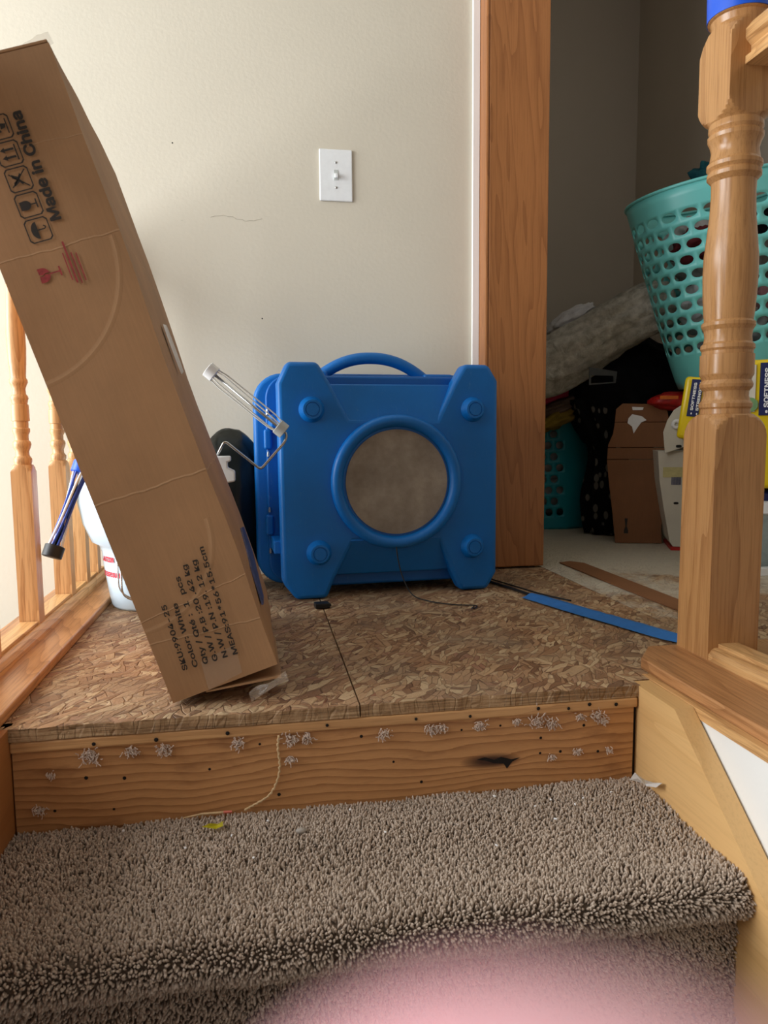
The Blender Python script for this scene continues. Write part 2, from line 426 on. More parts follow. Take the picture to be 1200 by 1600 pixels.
# ---------------------------------------------------------------- room shell
WY = 1.11                    # plane of the beige wall
struct('wall_back', box(BM(), -2.3, .636, WY, WY+.1, -1.5, 2.9), M['wall'])
_wb = bpy.data.objects['wall_back']
obj('hairline_crack', tube(BM(), [(-.115+.012*i+.002*sin(i*3), WY-.0002, 1.008+.006*sin(i*.55)+.0015*sin(i*2.9)) for i in range(13)], .0004, 4), plain('crack_grey', (150, 140, 124), .9, bump=0), _wb)
for _x, _z in ((-.21, 1.20), (-.28, .785), (.02, .735)): obj('nail_hole', lathe(BM(), [(.0022, 0), (.0001, -.0004)], 8, axis='y', c=(_x, WY, _z)), M['hole'], _wb)
struct('trim_1', box(BM(), .636, .655, WY-.012, WY+.1, 0, 2.85), M['white_edge'])
bm = BM(); box(bm, -2.4, -2.3, .95, WY+.1, -1.5, 2.9); box(bm, -2.4, -2.3, -3.2, -.75, -1.5, 2.9)
box(bm, -2.4, -2.3, -.75, .95, -1.5, -.35); box(bm, -2.4, -2.3, -.75, .95, 1.9, 2.9)
struct('wall_left', bm, M['wall'])
bm = BM()
for a in ((-.75, .95, -.35, -.31), (-.75, .95, 1.86, 1.9), (-.75, -.71, -.35, 1.9), (.91, .95, -.35, 1.9), (.08, .12, -.35, 1.9)): box(bm, -2.38, -2.32, *a)
struct('window_1', bm, M['white_plastic'])
struct('ceiling', box(BM(), -2.4, 2.1, -1.0, 2.8, 2.85, 2.9), M['white_wall'])
struct('wall_rear', box(BM(), .66, 2.1, 2.65, 2.75, -.1, 2.9), M['closet'])
struct('wall_right', box(BM(), 1.97, 2.07, -1.0, 2.65, -.1, 2.9), M['closet'])
struct('wall_side', box(BM(), .56, .655, WY+.1, 2.65, -.1, 2.9), M['closet'])

# door casing of oak at the end of the beige wall
dc = bpy.data.objects.new('door_1', None); COL.objects.link(dc); dc['kind'] = 'structure'; dc.location = (.655, 1.03, 0)
obj('jamb', box(BM(), .0012, .176, .018, .17, .006, 2.85), M['casing'], dc, bevel=.002)
obj('casing', box(BM(), .0078, .186, .0, .018, .006, 2.85), M['casing'], dc, bevel=.003)
obj('edge_bead', box(BM(), -.0012, .0076, -.001, .0178, .006, 2.85), M['casing'], dc, bevel=.003)

# floor: sub-floor body, two chipboard panels in front and the paint spattered one by the closet
fl = struct('floor', box(BM(), -.37, 2.0, .03, 2.66, -.25, -.019), M['hole'])
def panel(x0, x1, y0, y1, mat, ragged=False, seedv=1):
    bm = BM(); nx = max(2, int((x1-x0)/.006)) if ragged else 2
    top = []; bot = []
    for i in range(nx+1):
        x = x0+(x1-x0)*i/nx
        d = (.0035*noise.noise(Vector((x*60, seedv, 0)))+.004*noise.noise(Vector((x*14, seedv, 3)))) if ragged else 0
        dz = .0015*noise.noise(Vector((x*50, 7, seedv))) if ragged else 0
        top.append(bm.verts.new((x, y0+d, dz))); bot.append(bm.verts.new((x, y0+d*.4-.001*ragged, -.0185)))
    tb = [bm.verts.new((x0+(x1-x0)*i/nx, y1, 0)) for i in range(nx+1)]; bb = [bm.verts.new((x0+(x1-x0)*i/nx, y1, -.0185)) for i in range(nx+1)]
    mid = [bm.verts.new((x0+(x1-x0)*i/nx, y0+.012*(1 if ragged else 0)+.001, 0)) for i in range(nx+1)]
    for i in range(nx):
        bm.faces.new((top[i], top[i+1], mid[i+1], mid[i])); bm.faces.new((mid[i], mid[i+1], tb[i+1], tb[i]))
        f = bm.faces.new((bot[i], bot[i+1], top[i+1], top[i])); f.material_index = 1
        bm.faces.new((bb[i], bb[i+1], bot[i+1], bot[i])); bm.faces.new((tb[i], tb[i+1], bb[i+1], bb[i]))
    bm.faces.new((bot[0], top[0], mid[0], tb[0], bb[0])); bm.faces.new((bot[-1], bb[-1], tb[-1], mid[-1], top[-1]))
    o = obj('chipboard_panel', bm, mat, fl); o.data.materials.append(M['osb_edge']); return o
panel(-.366, .1385, .0, WY, M['osb'], True, 1)
panel(.1410, .592, .002, WY, M['osb'], True, 5)
panel(.592, .838, .026, WY+.05, M['osb'])
panel(.840, 1.97, .10, 2.65, M['osb_paint'])
obj('plank_edge', box(BM(), -.352, .588, .0, .03, -.036, -.0192), M['edge_pine'], fl, bevel=.003, label='narrow pine board edge under the chipboard')
# staple dents and nail holes in that edge
bm = BM()
for x in (-.24, -.155, -.055, .09, .225, .31, .42, .47, .505, .55):
    lathe(bm, [(.0001, -.002), (.0025+random.random()*.0012, -.001), (.001, .0)], 8, axis='y', c=(x, -.0002, -.027+random.uniform(-.003, .003)))
obj('nail_dents', bm, M['hole'], fl)

# ---------------------------------------------------------------- stairs
stw = thing('staircase', 'wooden staircase of pine risers with pale skirt boards below the landing', 'stairs', (0, 0, 0))
bm = BM(); box(bm, -.35, .583, .004, .024, -.20, -.036)
ri = obj('riser', bm, M['riser'], stw, label='knotty pine riser with nail holes and carpet fibres')
obj('riser', box(BM(), -.35, .59, -.25, -.235, -.42, -.19), M['riser'], stw)
obj('tread', box(BM(), -.35, .59, -.275, .02, -.20, -.182), M['riser'], stw)
obj('tread', box(BM(), -.35, .59, -.55, -.235, -.40, -.382), M['riser'], stw)
obj('riser', box(BM(), -.35, .59, -.53, -.515, -.62, -.4), M['riser'], stw)
# right skirt board: sloping top edge
poly = [(.024, -.003), (-.085, -.003), (-.118, .0), (-.265, -.128), (-.75, -.56), (-.75, -.9), (.0, -.5), (.024, -.2)]
poly = [(.024, -.001), (-.100, -.001), (-.262, -.130), (-.80, -.565), (-.80, -1.0), (.024, -.34)]
obj('skirt_board', prism(BM(), poly, .590, .6205, 'x'), M['skirt'], stw, label='pale pine skirt board sloping down on the right')
poly = [(.024, .0), (-.9, .0), (-.9, -1.0), (.024, -.34)]
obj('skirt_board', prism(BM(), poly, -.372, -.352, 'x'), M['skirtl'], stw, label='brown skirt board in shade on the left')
# nail holes, the knot's crack
bm = BM()
for x, z in ((-.25,-.08),(-.2,-.085),(-.215,-.13),(-.085,-.082),(.19,-.094),(.235,-.13),(.43,-.075),(.30,-.052),(.46,-.10),(.425,-.1),(.06,-.045),(.14,-.05),(-.01,-.05),(.52,-.105),(.50,-.06),(.02,-.13),(-.30,-.125),(.36,-.05)):
    lathe(bm, [(.0002, -.0006), (.0018+random.random()*.0011, -.0003), (.001, .002)], 7, axis='y', c=(x+random.uniform(-.004,.004), .004, z))
obj('nail_hole', bm, M['hole'], ri, kind='stuff')
bm = BM()
crk = [(.322,-.102),(.335,-.099),(.350,-.1045),(.362,-.101),(.378,-.106),(.392,-.1045),(.380,-.1095),(.371,-.1205),(.366,-.112),(.350,-.110),(.336,-.1045)]
prism(bm, crk, .0032, .006, 'y'); obj('knot_crack', bm, M['hole'], ri)
bm = BM(); box(bm, .5832, .5898, .010, .02, -.19, -.036); obj('dark_gap', bm, M['hole'], stw)

# white wall under the right rail
struct('wall_stair', box(BM(), .624, .70, -1.9, .05, -1.2, -.0145), M['white_wall'])

# carpet over the lower steps: a base skin and its pile
def carpet_profile():
    p = []
    top = -.160; yn = -.262; rn = .022
    p += [(.002, top)]
    for k in range(1, 14): p.append((.002+(yn-.002)*k/14, top+.003*sin(k*.5)))
    for k in range(0, 12):
        a = pi/2 + pi*k/11; p.append((yn+rn*cos(a), top-rn+rn*sin(a)))
    p += [(-.256, -.207), (-.2545, -.24), (-.254, -.29), (-.254, -.355), (-.27, -.362)]
    y2 = -.53
    for k in range(1, 8): p.append((-.27+(y2+.27)*k/7, -.362))
    for k in range(0, 10):
        a = pi/2+pi*k/9; p.append((y2+rn*cos(a), -.362-rn+rn*sin(a)))
    p += [(-.525, -.41), (-.524, -.56)]
    return p
bm = BM(); prof = carpet_profile(); nx = 60; rows = []
for i in range(nx+1):
    x = -.352+(.590+.352)*i/nx; col_ = []
    for j, (y, z) in enumerate(prof):
        d = .004*noise.noise(Vector((x*9, y*9, z*9)))
        xe = x
        if i == nx and z > -.215 and y < -.05: xe = x-.000
        col_.append(bm.verts.new((xe, y+d*.5, z+d)))
    rows.append(col_)
for i in range(nx):
    for j in range(len(prof)-1): bm.faces.new((rows[i][j], rows[i][j+1], rows[i+1][j+1], rows[i+1][j]))
crp = thing('stair_carpet', 'taupe cut pile carpet wrapped over the stair below the landing', 'carpet', (0, 0, 0))
skin = obj('backing', bm, M['backing'], crp, smooth=True)
for p in skin.data.polygons: pass
# tuft: a small curved five sided cone
bm = BM(); loft(bm, [[(r*cos(2*pi*k/5)+ox, r*sin(2*pi*k/5), z) for k in range(5)] for r, z, ox in ((.0010, -.001, 0), (.0014, .003, .0002), (.0014, .0058, .0007), (.0006, .0076, .0012))])
tuft = bpy.data.meshes.new('tuft'); bm.to_mesh(tuft); bm.free(); tuft.materials.append(M['carpet'])
tuft.polygons.foreach_set('use_smooth', [True]*len(tuft.polygons))
tfo = bpy.data.objects.new('tuft_source', tuft)
pile = bpy.data.objects.new('pile', skin.data.copy()); COL.objects.link(pile); pile.parent = crp; pile['kind'] = 'stuff'
pile.data.materials.clear(); pile.data.materials.append(M['backing'])
ng = bpy.data.node_groups.new('pile', 'GeometryNodeTree')
ng.interface.new_socket('Geometry', in_out='INPUT', socket_type='NodeSocketGeometry'); ng.interface.new_socket('Geometry', in_out='OUTPUT', socket_type='NodeSocketGeometry')
N = ng.nodes; Lk = ng.links; gi = N.new('NodeGroupInput'); go = N.new('NodeGroupOutput')
dp = N.new('GeometryNodeDistributePointsOnFaces'); dp.distribute_method = 'POISSON'; dp.inputs['Distance Min'].default_value = .0019; dp.inputs['Density Max'].default_value = 170000
oi = N.new('GeometryNodeObjectInfo'); oi.inputs['Object'].default_value = tfo
ip = N.new('GeometryNodeInstanceOnPoints'); rr = N.new('FunctionNodeRotateEuler'); rr.space = 'LOCAL'
rv = N.new('FunctionNodeRandomValue'); rv.data_type = 'FLOAT_VECTOR'; rv.inputs[0].default_value = (-.34, -.34, 0); rv.inputs[1].default_value = (.34, .34, 6.28)
rs = N.new('FunctionNodeRandomValue'); rs.data_type = 'FLOAT'; rs.inputs[2].default_value = .75; rs.inputs[3].default_value = 1.3
Lk.new(gi.outputs[0], dp.inputs['Mesh']); Lk.new(dp.outputs['Points'], ip.inputs['Points']); Lk.new(oi.outputs['Geometry'], ip.inputs['Instance'])
Lk.new(dp.outputs['Rotation'], rr.inputs[0]); Lk.new(rv.outputs[0], rr.inputs[1]); Lk.new(rr.outputs[0], ip.inputs['Rotation'])
Lk.new(rs.outputs[1], ip.inputs['Scale']); Lk.new(ip.outputs[0], go.inputs[0])
md = pile.modifiers.new('pile', 'NODES'); md.node_group = ng

# ---------------------------------------------------------------- left railing
lr = thing('stair_railing', 'oak balustrade on the left of the landing behind the tall box', 'railing', (-.47, 0, 0))
def L(x): return x+.47
obj('curb', box(BM(), L(-.525), L(-.363), -1.9, WY, .0005, .018), M['oak_y'], lr, bevel=.003)
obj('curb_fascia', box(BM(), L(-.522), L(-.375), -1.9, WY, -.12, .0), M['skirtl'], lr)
sh = [(-.420,.018),(-.420,.026),(-.424,.034),(-.430,.038),(-.434,.038),(-.434,.034),(-.470,.034),(-.470,.038),(-.474,.038),(-.480,.034),(-.484,.026),(-.484,.018)]
obj('shoe_rail', prism(BM(), [(L(a), b) for a, b in sh], -1.9, WY, 'y'), M['oak_y2'], lr)
def baluster_mesh():
    h = .0185; R = .0262
    pr = [(.0, R, h), (.303, R, h), (.310, .0225, h), (.316, .0185, 0), (.317, .0150, 0), (.322, .0165, 0), (.328, .0168, 0), (.332, .014, 0), (.334, .0125, 0), (.342, .0122, 0), (.350, .0155, 0), (.356, .0168, 0), (.361, .0155, 0), (.364, .0125, 0),
          (.374, .0128, 0), (.380, .0158, 0), (.386, .0158, 0), (.388, .0135, 0), (.400, .0138, 0), (.401, .0165, 0), (.432, .0158, 0), (.433, .0135, 0), (.437, .0145, 0), (.441, .0152, 0), (.444, .0165, 0), (.449, .0150, 0), (.452, .0125, 0), (.462, .0118, 0), (.470, .0145, 0), (.474, .0165, 0),
          (.479, .0165, 0), (.483, .0140, 0), (.490, .0142, 0), (.51, .0158, 0), (.54, .0172, 0), (.57, .0170, 0), (.61, .0150, 0), (.66, .0122, 0), (.71, .0104, 0), (.716, .0135, 0), (.722, .0135, 0), (.726, .0115, 0), (.736, .0125, 0), (.740, .018, h), (.748, .0225, h), (.756, R, h), (.835, R, h)]
    bm = BM(); turned(bm, pr, 32); me = bpy.data.meshes.new('baluster'); bmesh.ops.recalc_face_normals(bm, faces=bm.faces); bm.to_mesh(me); bm.free()
    me.materials.append(M['oak_z']); return me
bal = baluster_mesh()
ys = [-.50, -.265, -.03, .2, .455, .715, .87, 1.0]
for k, y in enumerate(ys):
    o = obj('baluster', bal, None, lr, loc=(L(-.452), y+.02, .034)); soft(o, 40)
yy = [-1.0]+[y+.02 for y in ys]+[WY]
for a, b in zip(yy, yy[1:]):
    if b-a > .05: obj('fillet', box(BM(), L(-.469), L(-.435), a+.022, min(b-.022, WY-.002), .0345, .0440), M['oak_y2'], lr, bevel=.001)
rail = [(-.033,0),(-.033,.012),(-.024,.018),(-.024,.028),(-.034,.038),(-.034,.052),(-.024,.064),(-.010,.070),(.010,.070),(.024,.064),(.034,.052),(.034,.038),(.024,.028),(.024,.018),(.033,.012),(.033,0)]
obj('handrail', prism(BM(), [(L(-.452)+a, .868+b) for a, b in rail], -1.9, WY, 'y'), M['oak_y'], lr)

# ---------------------------------------------------------------- right railing with its newel post
NX, NY = .781, .0875
rr_ = thing('landing_railing', 'oak balustrade with turned newel post to the right of the stairs', 'railing', (NX, NY, 0))
def Q(x, y): return (x-NX, y-NY)
bm = BM()
prism(bm, [Q(.633, .076), Q(.682, .140), Q(.92, .140), Q(.92, -1.9), Q(.633, -1.9)], .001, .020, 'z')
obj('curb', bm, M['oak_y'], rr_, bevel=.003)
obj('curb_moulding', box(BM(), .6215-NX, .70-NX, -1.9-NY, .05-NY, -.014, .001), M['oak_y2'], rr_)
obj('shoe_rail', prism(BM(), [(a-NX, b) for a, b in [(.736,.020),(.736,.030),(.742,.038),(.748,.041),(.753,.041),(.753,.037),(.793,.037),(.793,.041),(.80,.041),(.806,.036),(.812,.030),(.812,.020)]], -1.9-NY, .0455-NY, 'y'), M['oak_y2'], rr_)
h = .0460; R = .0651; h2 = .042
npf = [(.020,R,h),(.396,R,h),(.406,.0635,h),(.414,.060,h),(.420,.056,h),(.425,.0515,h),(.429,.046,h),(.431,.044,0),(.432,.0395,0),(.440,.039,0),(.443,.0415,0),(.449,.042,0),(.454,.038,0),(.462,.0355,0),(.470,.036,0),(.476,.041,0),(.481,.042,0),(.485,.0405,0),(.488,.0385,0),(.493,.040,0),(.496,.042,0),(.498,.0425,0),(.530,.0425,0),(.531,.040,0),(.536,.040,0),(.540,.0425,0),(.546,.042,0),(.550,.038,0),(.560,.0365,0),(.570,.038,0),(.577,.042,0),(.582,.042,0),(.586,.038,0),
       (.60,.0395,0),(.63,.0415,0),(.66,.0425,0),(.69,.042,0),(.72,.039,0),(.755,.0355,0),(.79,.034,0),(.808,.0345,0),(.811,.037,0),(.816,.0415,0),(.822,.0415,0),(.826,.039,0),(.831,.0425,0),(.837,.0425,0),(.842,.0385,0),(.848,.0375,0),(.858,.0362,0),(.868,.0385,0),(.875,.042,0),(.881,.0425,0),(.885,.039,0),(.890,.0415,0),(.896,.0415,0),(.900,.0405,0),(.902,.042,h2),(.905,.0465,h2),(.909,.0505,h2),(.914,.054,h2),(.920,.057,h2),(.927,R,h2),(1.016,R,h2),(1.023,.057,h2),(1.030,.054,h2),(1.036,.0505,h2),(1.042,.0465,h2),(1.047,.042,h2),(1.057,.044,0),(1.059,.048,0),(1.12,.048,0),(1.13,.03,0),(1.15,.022,0),(1.165,.036,0),(1.185,.044,0),(1.205,.036,0),(1.215,.01,0)]
bm = BM(); turned(bm, npf, 120); nw = soft(obj('newel_post', bm, M['newel'], rr_), 21)
tp = BM(); lathe(tp, [(.0485, 1.060), (.0495, 1.060), (.0505, 1.118), (.0485, 1.118)], 40, cap=False); soft(obj('tape_wrap', tp, M['tape2'], nw, label='bright blue tape wound round the post top'))
for y in (-.135, -.39, -.64, -.9, -1.15):
    o = obj('baluster', bal, None, rr_, loc=(.773-NX, y-NY, .037)); soft(o, 40); o.scale = (1, 1, 1.12)
yy = [.0455, -.135, -.39, -.64, -.9, -1.15]
for a, b in zip(yy, yy[1:]):
    obj('fillet', box(BM(), .754-NX, .792-NX, b+.022-NY, (a-.0 if a > 0 else a-.022)-NY, .0375, .0475), M['oak_y2'], rr_, bevel=.001)
obj('handrail', prism(BM(), [(.797-NX+a*1.0, .972+b*1.0) for a, b in rail], -1.9-NY, .0455-NY, 'y'), M['oak_y2'], rr_)

# ---------------------------------------------------------------- tall carton leaning on the left rail
BW, BD_, BL = .164, .52, .91
Rb = Matrix(((.952, -.022, -.307), (.016, 1., -.023), (.307, .017, .952)))
q = Rb.to_quaternion().normalized().to_euler()
bx = thing('shipping_carton', 'tall narrow brown shipping carton with printed symbols leaning against the left railing', 'box', (-.134, .045, .002), q)
def wob(p, a=.0022, f=7, ph=0): return a*noise.noise(Vector((p[0]*f+ph, p[1]*f, p[2]*f)))
bm = BM(); box(bm, 0, BW, 0, BD_, .004, BL)
bmesh.ops.subdivide_edges(bm, edges=bm.edges[:], cuts=14, use_grid_fill=True)
for v in bm.verts:
    x, y, z = v.co; t = z/BL
    e = sin(pi*min(1, max(0, t)))
    if x > BW-.001: v.co.x += .004*e*sin(3*pi*t)*(.4+y) + wob(v.co, .003)
    if y < .001: v.co.y += wob(v.co, .0016, 9, 3)
    # crushed lower corner
    if z < .06 and x < .03: v.co.x += .003*noise.noise(v.co*60)
body = soft(obj('carton_body', bm, M['card'], bx), 50)
# flaps at the top, slightly proud and scuffed
obj('flap', box(BM(), .001, BW-.002, .0, BD_/2, BL+.0006, BL+.0046), M['card'], bx, bevel=.001)
obj('flap', box(BM(), .001, BW-.002, BD_/2+.003, BD_, BL+.0006, BL+.0046), M['card'], bx, bevel=.001)
# lower flaps hang a little open at the right
bm = BM(); v = [bm.verts.new(p) for p in ((.05, .002, .004), (BW-.002, .002, -.016), (BW-.002, .22, -.016), (.05, .22, .004), (.05, .002, .001), (BW-.002, .002, -.019), (BW-.002, .22, -.019), (.05, .22, .001))]
for f in ((0,1,2,3),(7,6,5,4),(0,4,5,1),(1,5,6,2),(2,6,7,3),(3,7,4,0)): bm.faces.new([v[i] for i in f])
obj('flap', bm, M['card'], bx, label='bottom flap hanging slightly open')
def sheet(bm, f, nu, nv):
    g = [[bm.verts.new(f(i/nu, j/nv)) for j in range(nv+1)] for i in range(nu+1)]
    for i in range(nu):
        for j in range(nv): bm.faces.new((g[i][j], g[i+1][j], g[i+1][j+1], g[i][j+1]))
    return bm
bm = BM(); sheet(bm, lambda u, v: (.055+.055*u+.004*v, -.0014-.0006*noise.noise(Vector((u*5, v*5, 1))), .004+.045*v+.008*u), 6, 6)
obj('packing_tape', bm, M['clear'], bx, smooth=True)
bm = BM(); sheet(bm, lambda u, v: (BW-.055+.062*u, -.004-.010*v+.003*sin(u*9), -.021-.010*v+.010*u+.002*sin(u*7+v*4)), 8, 5)
obj('packing_tape', bm, M['clear'], bx, smooth=True, label='loose clear tape end at the bottom')
bm = BM(); sheet(bm, lambda u, v: (BW-.035+.038*u, .0+.03*v, BL+.004+.008*u*u+.004*sin(pi*u)*(1-v*.4)+.004*noise.noise(Vector((u*6, v*6, 2)))), 8, 6)
obj('packing_tape', bm, M['clear'], bx, smooth=True, label='crumpled clear tape on the top corner')
# hand hole on the right side: torn paper lip round a dark slot
def slot(yc, zc, hw, hh, n=28):
    out = []
    for i in range(n):
        a = 2*pi*i/n; out.append((yc+hw*(abs(cos(a))**.6)*(1 if cos(a) > 0 else -1), zc+hh*(abs(sin(a))**.75)*(1 if sin(a) > 0 else -1)))
    return out
bm = BM(); prism(bm, slot(.20, .515, .014, .037), BW+.0030, BW+.0044, 'x'); obj('hand_hole', bm, M['hole'], bx)
bm = BM(); A = slot(.20, .515, .014, .037); B = slot(.20, .515, .021, .043)
loft(bm, [[(BW+.0034, a, b) for a, b in A], [(BW+.0075, (a+c)/2, (b+d)/2) for (a, b), (c, d) in zip(A, B)], [(BW+.0032, a, b) for a, b in B]], cap=False)
obj('torn_lip', bm, M['paper'], bx, smooth=True, label='torn pale paper lip of the hand hole')
bm = BM(); prism(bm, [(.10, .075), (.20, .065), (.40, .11), (.42, .165), (.30, .18), (.16, .13)], BW+.002, BW+.0050, 'x'); obj('printed_panel', bm, M['blueink'], bx, label='blue print on the side')
# printing: text runs up the carton (+z), its top towards -x
TX, TY = (0, 0, 1), (-1, 0, 0)
PY = -.0022
for s, x, z0, z1 in (('SKU:9904-25', .040, .046, .150), ('Color: White', .0555, .045, .147), ('Qty / Qté :  1  pcs', .071, .044, .183), ('G.W / P.B :20 .42 kg', .0855, .043, .196), ('N.W / P.N :19. 12 kg', .1005, .043, .198), ('MEAS:91*56*15.5cm', .116, .042, .213)):
    tilt = Vector((.045, 0, 1)); fitted_text('printed_text', s, (x-.002, PY, z0), tilt, Vector((-1, 0, .045)), z1-z0, .0098, M['ink'], bx, .022)
fitted_text('printed_text', 'Made in China', (.0985, PY, .696), (.0, 0, 1), TY, .142, .0185, M['ink'], bx, .032)
def sym(zc, xc, polys, lines, mat=M['ink'], S=.0155, name='printed_symbol', frame=True):
    """u along +z, v towards -x, unit square -1..1 ; flat ink shapes"""
    bm = BM()
    def P(u, v, k=0): return (xc-v*S, PY-.0008-k, zc+u*S)
    def strip(a, b, wd):
        a, b = Vector((a[0], a[1])), Vector((b[0], b[1])); d = (b-a); n_ = Vector((-d.y, d.x)).normalized()*wd
        vs = [bm.verts.new(P(*p)) for p in (a-n_, b-n_, b+n_, a+n_)]; bm.faces.new(vs)
    if frame:
        fr = []
        for i in range(24):
            a = 2*pi*(i+.5)/24; c_, s_ = cos(a), sin(a); k = 1/max(abs(c_), abs(s_)); k = min(k, 1.27); fr.append((c_*k, s_*k))
        for i in range(24):
            (a, b), (c_, d) = fr[i], fr[(i+1) % 24]
            vs = [bm.verts.new(P(*p)) for p in ((a, b), (c_, d), (c_*.9, d*.9), (a*.9, b*.9))]; bm.faces.new(vs)
    for p in polys: bm.faces.new([bm.verts.new(P(*q_)) for q_ in p])
    for a, b, wd in lines: strip(a, b, wd)
    return obj(name, bm, mat, bx)
def arc(cx, cy, r, a0, a1, n=10, ry=None): return [(cx+r*cos(radians(a0+(a1-a0)*i/n)), cy+(ry or r)*sin(radians(a0+(a1-a0)*i/n))) for i in range(n+1)]
xs_ = .0655
sym(.690, xs_, [arc(0, .05, .72, 0, 180, 14, .55)], [((0, .1), (0, -.55), .05), ((0, -.55), (.14, -.68), .05), ((.14, -.68), (.28, -.5), .05)])
sym(.7235, xs_, [[(-.34, .72), (.34, .72)]+arc(0, .3, .4, 0, -180, 10, .5)], [((0, -.1), (0, -.62), .05), ((-.38, -.66), (.38, -.66), .06)])
sym(.757, xs_, [[(-.5, .5), (-.2, .5), (0, .18), (.2, .5), (.5, .5), (.22, .0), (.5, -.2), (.3, -.3), (0, -.05), (-.3, -.3), (-.5, -.2), (-.22, 0)]], [((-.7, -.7), (.55, .7), .05), ((.7, -.7), (-.55, .7), .05)])
sym(.7905, xs_, [[(-.55, .25), (-.32, .65), (-.09, .25)], [(.09, .25), (.32, .65), (.55, .25)]], [((-.32, .3), (-.32, -.5), .09), ((.32, .3), (.32, -.5), .09), ((-.65, -.62), (.65, -.62), .06)])
sym(.824, xs_, [[(-.5, .5), (-.1, .6), (.0, .1), (-.4, -.1)], [(.1, .6), (.5, .5), (.4, .0), (.05, .1)], [(-.2, -.1), (.3, -.1), (.2, -.6), (-.1, -.5)]], [((-.6, -.65), (.6, -.65), .05)])
# red broken glass symbol with its small lines of text
sym(.633, .0575, [[(-.62, .85), (.0, .8), (-.12, .5), (.05, .3), (-.05, -.12)]+arc(0, .5, .62, -95, -180, 8, .62), [(.1, .8), (.62, .85)]+arc(0, .5, .62, 0, -80, 8, .62)+[(.14, .3), (.0, .5)]], [((0, -.1), (0, -.95), .06), ((-.4, -1.0), (.42, -1.0), .07)], M['redink'], .0155, frame=False)
for k, (x, z0, z1) in enumerate(((.084, .617, .654), (.089, .612, .668), (.0945, .610, .652), (.1005, .612, .650))):
    o = sym((z0+z1)/2, x, [], [((-1, 0), (1, 0), .045)], M['redink'], (z1-z0)/2, 'printed_line', frame=False)

# ---------------------------------------------------------------- light switch
sw = thing('light_switch', 'white toggle light switch plate on the beige wall', 'switch', (.236, WY-.0005, 1.135))
obj('plate', box(BM(), -.047, .047, -.006, 0, -.0705, .0705), M['white_plastic'], sw, bevel=.003, seg=3)
obj('toggle_slot', box(BM(), -.006, .006, -.0072, -.0055, -.014, .014), M['grey_plastic'], sw)
bm = BM(); loft(bm, [[(-.0045, -.006, -.007), (.0045, -.006, -.007), (.0045, -.006, .006), (-.0045, -.006, .006)], [(-.0038, -.021, -.012), (.0038, -.021, -.012), (.0038, -.021, -.004), (-.0038, -.021, -.004)]]); obj('toggle', bm, M['white_plastic'], sw, bevel=.001)
for z in (-.034, .034):
    bm = BM(); lathe(bm, [(.0035, -.0061), (.0035, -.0068), (.0025, -.0078), (.0001, -.008)], 12, axis='y', c=(0, 0, z)); obj('screw', bm, M['steel'], sw, smooth=True)

# ---------------------------------------------------------------- blue air scrubber
sb = thing('air_scrubber', 'blue moulded plastic air scrubber with round dusty filter opening on the landing', 'air scrubber', (.325, .742, .001), (0, 0, radians(3.5)))
PW, PH = .552, .577
def CP(px, py):   # measured outline, to local x,z
    return ((px-622)/905*PW, (1110-py)/992*PH)
def bx2(name, pts, y0, y1, mat=M['blue'], bev=.008, seg=3, parent=sb, label=None):
    bm = BM(); prism(bm, pts, y0, y1, 'y'); o = obj(name, bm, mat, parent, bevel=bev, seg=seg, label=label); soft(o, 45); return o
ears = [CP(*p) for p in ((165,205),(205,118),(325,118),(372,198),(450,350),(812,358),(886,198),(930,120),(1038,120),(1079,190),(1079,1035),(1038,1110),(918,1110),(880,1030),(820,880),(462,872),(380,1030),(350,1110),(225,1110),(170,1035))]
fp = bx2('front_panel', ears, .0, .050, bev=.011, seg=4)
# set-back webs between the ears, sloping forward to the ring
def web(z_out, z_in, hw_out, hw_in):
    bm = BM(); v = []
    for (hw, z, yf) in ((hw_out, z_out, .030), (hw_in, z_in, -.001)):
        v.append([bm.verts.new(p) for p in ((-hw, yf, z), (hw, yf, z), (hw, .049, z), (-hw, .049, z))])
    for k in range(4): bm.faces.new((v[0][k], v[0][(k+1) % 4], v[1][(k+1) % 4], v[1][k]))
    bm.faces.new(v[0][::-1]); bm.faces.new(v[1]); return bm
soft(obj('panel_web', web(.527, .425, .162, .135), M['blue'], sb, bevel=.004), 45)
soft(obj('panel_web', web(.052, .145, .160, .132), M['blue'], sb, bevel=.004), 45)
# inlet ring
cx, cz = CP(643, 620)
bm = BM(); lathe(bm, [(.1665, .004), (.1665, -.006), (.163, -.014), (.156, -.018), (.148, -.018), (.141, -.013), (.136, .0), (.132, .018), (.1285, .02), (.1285, -.0), (.128, .028), (.1275, .034), (.150, .034)], 72, cap=False, axis='y', c=(cx, 0, cz)); soft(obj('inlet_ring', bm, M['blue'], sb), 50)
# the opening through the panel is closed by the filter, which sits on the panel surface inside the ring
bm = BM(); lathe(bm, [(.1300, -.0008), (.1300, -.0030), (.0001, -.0030)], 64, cap=False, axis='y', c=(cx, 0, cz)); obj('filter_pad', bm, M['filter'], sb, label='grey brown dusty filter')
for px, py in ((298, 313), (968, 313), (318, 912), (968, 912)):
    x, z = CP(px, py); bm = BM()
    lathe(bm, [(.032, .002), (.030, -.004), (.026, -.010), (.024, -.018), (.0225, -.021), (.0175, -.0215), (.0170, -.0195), (.0155, -.0195), (.015, -.0215), (.0001, -.0215)], 32, cap=False, axis='y', c=(x, 0, z)); soft(obj('foot_knob', bm, M['blue'], sb), 50)
